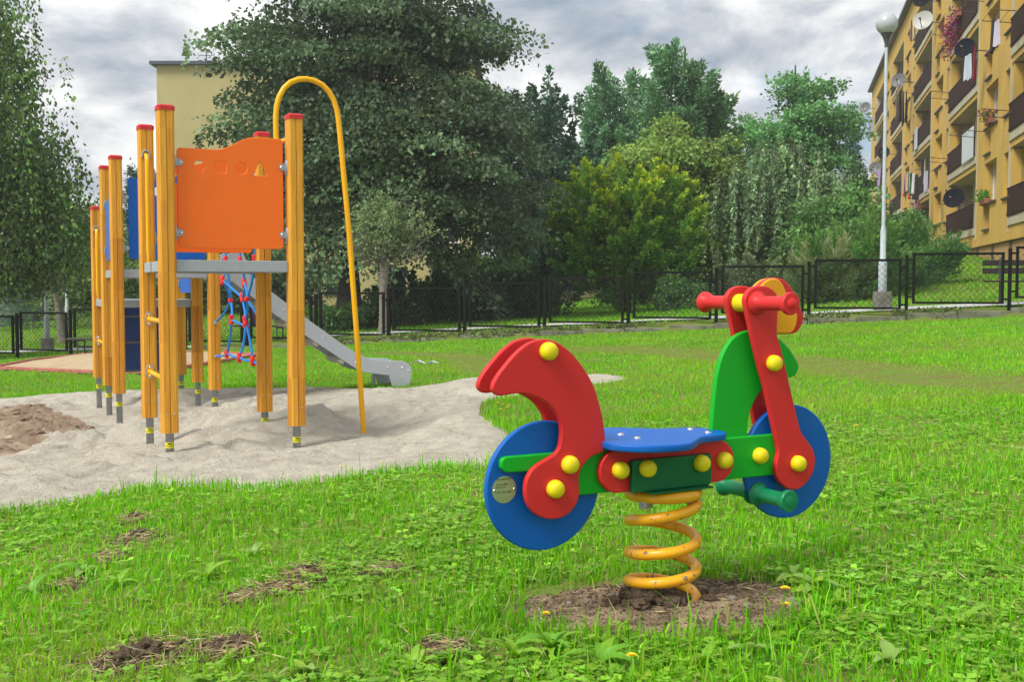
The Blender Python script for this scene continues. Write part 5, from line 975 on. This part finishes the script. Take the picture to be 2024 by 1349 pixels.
hh = (.014 + .027 * fbm(x, y, 1.7, 3, 57)) * np.exp(rg.normal(0, .38, len(x))); hh *= 1 + .8 * sst(.25, 0, dpoly(x, y, SAND)) + .9 * sst(.22, .0, dpoly(x, y, DIRT)) * (y < 3.0) * .25; hh *= 1 + .45 * sst(2.75, 2.3, y) * (x > .2)
tall = rg.random(len(x)) < (.006 + .025 * sst(2.95, 2.4, y) * (x > .1) + .012 * sst(.5, .7, fbm(x, y, 1.3, 2, 71))); hh = np.where(tall, hh * rg.uniform(1.6, 2.9, len(x)), hh); tk = sst(.35, .1, dline(x, y, TRACK2)); print('near blades', len(x))
go = blades('grass', x, y, hh * (1 - .4 * tk), (.0030 + .0028 * rg.random(len(x))) * (1 + .08 * (y - 2.5)), gcol(len(x), x, y, rg), rg); tag(go, 'lawn grass of the foreground', 'grass', kind='stuff')
x, y = scatter(7.5, 27.5, 2700, 1.5, 7.5, rg, .74, 1.0); k = lawnmask(x, y, rg) & (fence_d(x, y) < -.12 + 9 * (x < -7)); x, y = x[k], y[k]; tk = np.maximum(sst(.75, .25, dline(x, y, TRACK)), sst(.5, .15, dline(x, y, TRACK2))); dk = sst(-.9, -.3, fence_d(x, y)) * (x > -7)
c = gcol(len(x), x, y, rg); c = c * (1 - .75 * np.maximum(tk, dk * .6))[:, None] + np.array([[.36, .42, .09]]) * (.75 * np.maximum(tk, dk * .6))[:, None]; print('mid blades', len(x))
go = blades('grass', x, y, (.022 + .028 * fbm(x, y, 1.2, 3, 57)) * np.exp(rg.normal(0, .3, len(x))) * (1 - .55 * tk), .0058 * (y / 6) ** .9 * np.exp(rg.normal(0, .3, len(x))), c, rg, simple=True); tag(go, 'lawn grass further off towards the fence', 'grass', kind='stuff')
x, y = scatter(18.5, 62, 170, 1.6, 20, rg, .72, 2.0); fd = fence_d(x, y); dcl = dline(x, y, cl); k = (fd > .12) & (dcl > .78); x, y = x[k], y[k]; print('far blades', len(x))
tone = sst(.5, .75, fbm(x, y, .35, 3, 52))[:, None]  # random darker patches in the grass colour
go = blades('grass', x, y, (.05 + .07 * rg.random(len(x))), .030 * (y / 20) ** .9, gcol(len(x), x, y, rg) * (1 - .25 * tone), rg, simple=True); tag(go, 'rough grass on the slope beyond the fence', 'grass', kind='stuff')
n = 420; an = rg.uniform(0, 1, n); q = np.array(DIRT)[rg.integers(0, len(DIRT), n)]; x = q[:, 0] + rg.normal(0, .03, n); y = q[:, 1] + rg.normal(-.01, .03, n); k = (y < 3.06) | (rg.random(n) < .3); x, y = x[k], y[k]
go = blades('grass', x, y, rg.uniform(.04, .13, len(x)), .004 + .002 * rg.random(len(x)), gcol(len(x), x, y, rg), rg, .5); tag(go, 'long grass leaning over the edge of the bare soil', 'grass', kind='stuff')
# ivy and clippings spilling over the kerb
n = 9000; kk = rg.uniform(-2.6, 9, n); dd_ = rg.normal(-.22, .07, n); X = -2.78 + FDX * kk + .563 / FL * dd_; Y = 24.5 + FDY * kk + 1.739 / FL * dd_; on = fbm(kk, kk * 0, 1.6, 3, 61) > .47; X, Y, kk, dd_ = X[on], Y[on], kk[on], dd_[on]
Zk = -.25 + .11 * kk + rg.uniform(-.16, .05, len(X)) * 1.0; Zk = np.where(dd_ < -.34, np.minimum(Zk, G(X, Y) + rg.uniform(0, .12, len(X))), Zk); o_ = leafobj('kerb_creeper', np.stack([X, Y, Zk], 1), rg.normal(size=(len(X), 3)) + [0, -.4, .2], .07, .05, vary((.085, .115, .04), len(X), rg, .35), m_leaf, None, rg); tag(o_, 'ground creeper spilling over the kerb', 'creeper', kind='stuff')
# clover and other small leaves in the foreground
x, y = scatter(1.8, 7.0, 2100, .9, 2.6, rg); k = lawnmask(x, y, rg) & (rg.random(len(x)) < .12 + .88 * sst(.42, .60, fbm(x, y, 1.4, 3, 63))); x, y = x[k], y[k]; n = len(x); print('clover', n)
z = G(x, y) + rg.uniform(.004, .028, n); P = []; D = []; C_ = []
base_c = vary((.135, .265, .022), n, rg, .22)
for j in range(3):
    a = rg.uniform(0, 6.28, n) * 0 + j * 2.094 + x * 60; d = np.stack([np.cos(a), np.sin(a), rg.uniform(-.1, .35, n)], 1); P.append(np.stack([x, y, z], 1)); D.append(d); C_.append(base_c)
P = np.concatenate(P); D = unit(np.concatenate(D)); C_ = np.concatenate(C_); N_ = len(P); Wv = unit(np.cross(D, np.array([[0, 0, 1.]])) + rg.normal(0, .15, (N_, 3))); L = (.009 + .020 * np.tile(rg.random((n, 1)), (3, 1)) ** 2) ; V = np.stack([P, P + D * L * .65 + Wv * L * .5, P + D * L * 1.05, P + D * L * .65 - Wv * L * .5], 1).reshape(-1, 3)
o_ = np_mesh('clover', V, np.arange(N_ * 4), np.arange(N_) * 4, m_leaf, None, np.repeat(C_, 4, 0)); tag(o_, 'clover leaves among the foreground grass', 'clover', kind='stuff')
# cut straw and roots lying in the grass
x, y = scatter(1.9, 6.5, 330, .8, 2.6, rg); kx = []; 
for bx_, by_, br_ in BARE: m_ = int(150 * br_ / .1); kx.append(np.stack([bx_ + rg.normal(0, br_ * .6, m_), by_ + rg.normal(0, br_ * .6, m_)], 1))
kx = np.concatenate(kx); x = np.concatenate([x, kx[:, 0]]); y = np.concatenate([y, kx[:, 1]]); k = ~inpoly(x, y, SAND); x, y = x[k], y[k]; n = len(x); P = np.stack([x, y, G(x, y) + rg.uniform(.004, .02, n)], 1); D = rg.normal(size=(n, 3)) * [1, 1, .25]
o_ = leafobj('dry_straw', P, D, .025 + .045 * rg.random(n), .0024, vary((.40, .32, .18), n, rg, .25), m_grass, None, rg); tag(o_, 'dry straw and roots on the bare spots', 'straw', kind='stuff')

# ------------------------------------------------------------------ small things in the grass
m_weed = leafmat('weed_leaves', .3, .45, .4)
def leaf_blade(L, Wd, lobes, curl, rg):
    """one broad leaf lying along +x, arching, with a notched edge and a folded midrib"""
    n = 9; V = []; Fc = []
    for i in range(n):
        t = i / (n - 1); w_ = Wd * (math.sin(math.pi * min(1, t * .85 + .08)) ** .8) * (1 - .25 * t) * (1 - lobes * (.5 + .5 * math.cos(t * 24))) * .5 + .002 * (1 - t); x_ = L * t; z_ = curl * L * (t - 1.15 * t * t) + .004
        V += [(x_, -w_, z_ + w_ * .35), (x_, 0, z_), (x_, w_, z_ + w_ * .35)]
    for i in range(n - 1): a = i * 3; Fc += [(a, a + 1, a + 4, a + 3), (a + 1, a + 2, a + 5, a + 4)]
    return V, Fc
LEAVES = []
for i, (L, Wd, lo, cu) in enumerate([(.13, .045, .35, .55), (.10, .05, .0, .7), (.15, .05, .2, .9), (.08, .045, .1, .5)]):
    V, Fc = leaf_blade(L, Wd, lo, cu, None); me = bpy.data.meshes.new('leaf'); me.from_pydata(V, [], Fc)
    a = me.color_attributes.new('Col', 'FLOAT_COLOR', 'POINT'); cc = [(.22, .44, .03), (.26, .42, .09), (.16, .40, .03), (.30, .48, .05)][i]
    for q, v in enumerate(a.data): v.color = (*cc, 1)
    me.polygons.foreach_set('use_smooth', [True] * len(me.polygons)); me.materials.append(m_weed); LEAVES.append(me)
def weed(px, py, nl, kinds, sc, label, grp='weeds in the foreground grass', rg=rgen(200)):
    x_, y_ = gpx(px, py); e_ = empty('weed_plant', (x_, y_, Gf(x_, y_))); tag(e_, label, 'weed', grp)
    for i in range(nl):
        o_ = sub('leaf', LEAVES[kinds[i % len(kinds)]], e_, (0, 0, .0)); o_.rotation_euler = (rg.uniform(-.3, .3), -rg.uniform(.1, .75), i * 6.283 / nl + rg.uniform(-.4, .4)); s_ = .62 * sc * rg.uniform(.6, 1.2); o_.scale = (s_, s_, s_)
for px, py, nl, kd, sc, lb in [(165, 1140, 7, (2, 1), 1.1, 'big upright weed left of the bare molehills'), (230, 1160, 6, (0,), 1.0, 'jagged weed just right of the upright one, left foreground'), (410, 1150, 8, (0, 3), 1.1, 'spreading dandelion leaves in the middle of the left foreground'), (690, 1125, 6, (1, 3), .8, 'small broad-leaved weed below the rear wheel gap, left of it'), (500, 1100, 6, (3, 1), .9, 'pale leafed weed near the sand edge, centre left'), (60, 1180, 6, (1, 2), 1.0, 'pale broad weed near the left edge of the lawn'),
        (1610, 1175, 9, (1, 3), 1.3, 'big clump of grey-green broad leaves right of the bare soil'), (1570, 1150, 7, (1, 2), 1.0, 'broad leaves directly behind the big grey-green clump'), (1650, 1205, 7, (3, 0), 1.0, 'broad weed in front of the grey-green clump, right of the soil'), (1090, 1290, 8, (0, 2), 1.2, 'long-leaved dandelion in front of the bare soil'), (1020, 1310, 7, (0,), 1.1, 'dandelion leaves left of the long-leaved one, bottom centre'), (1190, 1325, 7, (2, 0), 1.1, 'upright dandelion leaves at the bottom edge below the spring'), (1390, 1320, 7, (3, 0), 1.0, 'weed at the bottom edge right of the spring'), (1480, 1300, 6, (1,), .9, 'round-leaved weed at the front right of the soil'), (1745, 985, 5, (2, 1), .9, 'lone pale weed standing in the lawn right of the front wheel'), (1900, 1250, 8, (0, 3), 1.1, 'spreading weed in the right foreground'), (1760, 1320, 7, (1, 3), 1.0, 'weed at the bottom edge on the right'), (820, 1330, 8, (0, 3), 1.1, 'spreading weed at the bottom edge, left of centre'), (600, 1340, 7, (1, 3), 1.0, 'weed at the bottom edge in the left half')]:
    weed(px, py, nl, kd, sc, lb)
m_petal = mat('yellow_petals', (.85, .62, .01), .6); m_stem = mat('flower_stem', (.12, .22, .03), .6); m_wpet = mat('white_petals', (.75, .75, .68), .7)
def flower(px, py, h, r_, label, m=None, grp='small flowers in the lawn', nm='dandelion'):
    x_, y_ = gpx(px, py); e_ = empty(nm, (x_, y_, Gf(x_, y_))); tag(e_, label, 'flower', grp); lx_ = random.uniform(-.2, .2) * h; ly_ = random.uniform(-.2, .2) * h
    MB().tube([(0, 0, 0), (lx_ * .4, ly_ * .4, h * .55), (lx_, ly_, h)], .0016, 5).build('stem', m_stem, e_, 60); g = MB()
    for ring, (rr2, nn_, el) in enumerate(((1, 14, .25), (.75, 11, .6), (.45, 7, 1.0))):
        for i in range(nn_):
            a = i * 6.283 / nn_ + ring; d = Vector((math.cos(a) * math.cos(el), math.sin(a) * math.cos(el), math.sin(el))); s_ = Vector((-math.sin(a), math.cos(a), 0)) * r_ * .16; c_ = Vector((lx_, ly_, h)); g.add([c_ - s_ * .4, c_ + s_ * .4, c_ + d * r_ * rr2 + s_, c_ + d * r_ * rr2 * 1.06, c_ + d * r_ * rr2 - s_], [(0, 1, 2, 3, 4)])
    g.build('flower_head', m or m_petal, e_)
for px, py, h, lb in [(1545, 1262, .125, 'tall yellow dandelion flower in front right of the bare soil'), (1548, 1240, .055, 'short dandelion bud beside the tall flower stem'), (1080, 1246, .035, 'yellow dandelion flower low at the front left of the soil'), (1255, 1338, .05, 'yellow bud near the bottom edge below the spring'), (676, 945, .05, 'yellow flower at the edge of the sand')]: flower(px, py, h, .013, lb)
for i, (px, py) in enumerate([(985, 812), (993, 816), (1000, 822), (988, 826), (1008, 818)]): flower(px, py, .06, .014, 'small yellow flower in the grass tongue left of the seat hump')
for i, (px, py) in enumerate([(1300, 797), (1480, 1010), (1690, 860), (1820, 720), (1860, 735), (1900, 690), (1190, 706), (1330, 700)]): flower(px, py, .05, .016, 'tiny flower dotted in the lawn at mid distance', m_wpet if i % 2 else m_petal)
def lump(name, x_, y_, z_, s_, m, label, cat, grp, seed, sq=(1, 1, .7), sub_=2, rough=.35, parent=None):
    bm = bmesh.new(); bmesh.ops.create_icosphere(bm, subdivisions=sub_, radius=1); rg2 = rgen(seed); off = rg2.random(3) * 9
    for v in bm.verts:
        q = v.co * 1.6 + Vector(off); n_ = math.sin(q.x * 2.1 + q.y) * .5 + math.sin(q.y * 3.3 - q.z * 2) * .35 + math.sin(q.z * 4.7 + q.x * 3) * .25; v.co = v.co * (1 + rough * n_ * .6 + rg2.normal(0, rough * .16)); v.co = Vector((v.co.x * s_ * sq[0], v.co.y * s_ * sq[1], v.co.z * s_ * sq[2]))
    me = bpy.data.meshes.new(name); bm.to_mesh(me); bm.free(); o_ = link(name, me, m, parent); o_.location = (x_, y_, z_); o_.rotation_euler = (0, 0, rg2.uniform(0, 6))
    if label: tag(o_, label, cat, grp)
    return o_
m_stone = mat('grey_stone', (.27, .24, .20), .85, noise=.3, nscale=40, bump=.4, bscale=60); m_clod = mat('soil_clod', (.30, .205, .13), .95, col2=(.15, .10, .06), nscale=60, bump=1, bscale=90, detail=8); relief(m_clod, [(30, .03, 1), (120, .008, 1)])
for i, (px, py, s_, lb) in enumerate([(1258, 1178, .030, 'grey stone half under the lowest coil'), (1447, 1187, .017, 'pale flat stone on the soil right of the spring'), (1568, 1196, .020, 'dark flat stone at the right end of the bare soil'), (1160, 1192, .010, 'small pale stone on the soil left of the spring'), (1125, 1196, .011, 'small stone near the left end of the bare soil'), (1210, 1183, .010, 'little stone just left of the grey one'), (1570, 1184, .015, 'flat grey stone behind the dark one'), (1475, 1202, .012, 'small dark stone right of the pale flat one')]):
    x_, y_ = gpx(px, py); lump('stone', x_, y_, float(dirt_z(np.array([x_]), np.array([y_]))[0]) + s_ * .1, s_ * .8, m_stone, lb, 'stone', 'stones on the bare soil', 300 + i, (1.3, 1, .6))
for i, (px, py, s_, lb) in enumerate([(1290, 1192, .052, 'largest soil clod under the spring'), (1245, 1190, .030, 'soil clod left of the largest one'), (1335, 1196, .034, 'soil clod right of the largest one'), (1265, 1208, .026, 'soil clod in front of the largest one'), (1210, 1200, .022, 'small clod left on the bare soil'), (1405, 1190, .020, 'small clod right of the spring foot'), (1385, 1172, .024, 'clod behind the spring foot')]):
    x_, y_ = gpx(px, py); lump('soil_clod', x_, y_, float(dirt_z(np.array([x_]), np.array([y_]))[0]) + s_ * .2, s_, m_clod, lb, 'clod', 'clods under the spring', 320 + i, (1.2, 1, .7), 3, .5)
for i, (px, py, s_, lb) in enumerate([(268, 1030, .042, 'dark upturned molehill clod near the sand edge'), (272, 1062, .045, 'pale rooty clod just below the dark molehill'), (605, 1128, .032, 'brown clod in the middle of the lawn'), (285, 1300, .06, 'large rooty clod at the bottom left'), (455, 1280, .035, 'brown rooty clod right of the large one at the bottom'), (250, 1308, .045, 'dark clod left of the large rooty one'), (635, 1150, .03, 'pale clod below the brown one in mid lawn'), (1055, 1082, .03, 'clod in the grass under the rear wheel')]):
    x_, y_ = gpx(px, py); lump('turf_clod', x_, y_, Gf(x_, y_) + s_ * .15, s_ * .66, m_clod, lb, 'clod', 'clods in the lawn', 340 + i, (1.25, 1, .6), 3, .95)
rg = rgen(360); mp = np.array(MUD)
for i in range(46):
    x_ = rg.uniform(mp[:, 0].min(), mp[:, 0].max()); y_ = rg.uniform(mp[:, 1].min(), mp[:, 1].max())
    if not inpoly(np.array([x_]), np.array([y_]), MUD)[0]: continue
    s_ = rg.uniform(.02, .06); lump('mud_clod', x_, y_, float(mud_z(np.array([x_]), np.array([y_]))[0]) + s_ * .15, s_, m_mud, 'brown mud clod in the churned patch beside the play tower', 'clod', 'clods in the mud patch', 400 + i, (1.3, 1, .6), 2, .55)
# crumbs of soil, sand grains
def crumbs(name, x, y, zf, s0, s1, m, label, cat, rg):
    n = len(x); s_ = rg.uniform(s0, s1, n) ** 1; T_ = np.array([(1, 1, 1), (-1, -1, 1), (-1, 1, -1), (1, -1, -1)], float); V = (T_[None] * rg.uniform(.5, 1, (n, 4, 3))) * s_[:, None, None]; a = rg.uniform(0, 6.28, n); ca, sa = np.cos(a)[:, None], np.sin(a)[:, None]; V = np.stack([V[..., 0] * ca - V[..., 1] * sa, V[..., 0] * sa + V[..., 1] * ca, V[..., 2] * .7], -1) + np.stack([x, y, zf(x, y) + s_ * .2], 1)[:, None]
    f = np.array([0, 1, 2, 0, 3, 1, 0, 2, 3, 1, 3, 2]); o_ = np_mesh(name, V.reshape(-1, 3), (np.arange(n)[:, None] * 4 + f).ravel(), np.arange(n * 4) * 3, m); tag(o_, label, cat, kind='stuff')
x = rg.uniform(min(p[0] for p in DIRT), max(p[0] for p in DIRT), 6000); y = rg.uniform(min(p[1] for p in DIRT), max(p[1] for p in DIRT), 6000); k = inpoly(x, y, DIRT); crumbs('soil_crumbs', x[k][:3200], y[k][:3200], dirt_z, .001, .005, m_clod, 'crumbs of loose soil under the spring', 'soil', rg)
x = rg.uniform(-4.5, 1.5, 20000); y = 4.1 + rg.random(20000) ** 1.6 * 6; k = inpoly(x, y, SAND) & (np.abs(x) < .6 * y); x, y = x[k], y[k]
crumbs('sand_grains', x, y, sand_z, .0012, .0045, mat('sand_grain', (.55, .50, .40), .9, col2=(.24, .21, .16), nscale=3), 'coarse loose sand grains', 'sand', rg)
x = np.concatenate([q + rg.normal(0, r_ * .5, 500) for q, _, r_ in BARE]); y = np.concatenate([q + rg.normal(0, r_ * .5, 500) for _, q, r_ in BARE]); crumbs('soil_crumbs', x, y, G, .003, .011, m_clod, 'soil crumbs around the molehill spots', 'soil', rg)
# strip of white plastic on the lawn
P0 = [gpx(a, b) for a, b in [(812, 722), (828, 719), (842, 723), (855, 720), (868, 722)]]; o_ = MB().tube([(a, b, Gf(a, b) + .025 + .008 * (i % 2)) for i, (a, b) in enumerate(P0)], [.006, .016, .010, .017, .005], 6).build('plastic_strip', mat('white_film', (.55, .58, .60), .4), None, 40); tag(o_, 'crumpled white plastic strip lying on the lawn beyond the slide', 'litter')

# ------------------------------------------------------------------ thin haze, added to lift the dark background
zlow = float(min(v.co.z for v in lawn.data.vertices)) - 1.0
hz = MB().box(-275, 275, -12, 515, zlow, 19.2).build('haze', None)
hm = bpy.data.materials.new('thin_haze'); hm.use_nodes = True; ht = hm.node_tree; ht.nodes.clear()
ho = ht.nodes.new('ShaderNodeOutputMaterial'); hv = ht.nodes.new('ShaderNodeVolumePrincipled'); hv.inputs['Density'].default_value = .0010; hv.inputs['Color'].default_value = (.93, .95, .97, 1); hv.inputs['Anisotropy'].default_value = .2
ht.links.new(hv.outputs[0], ho.inputs['Volume']); hz.data.materials.append(hm); hz['kind'] = 'stuff'
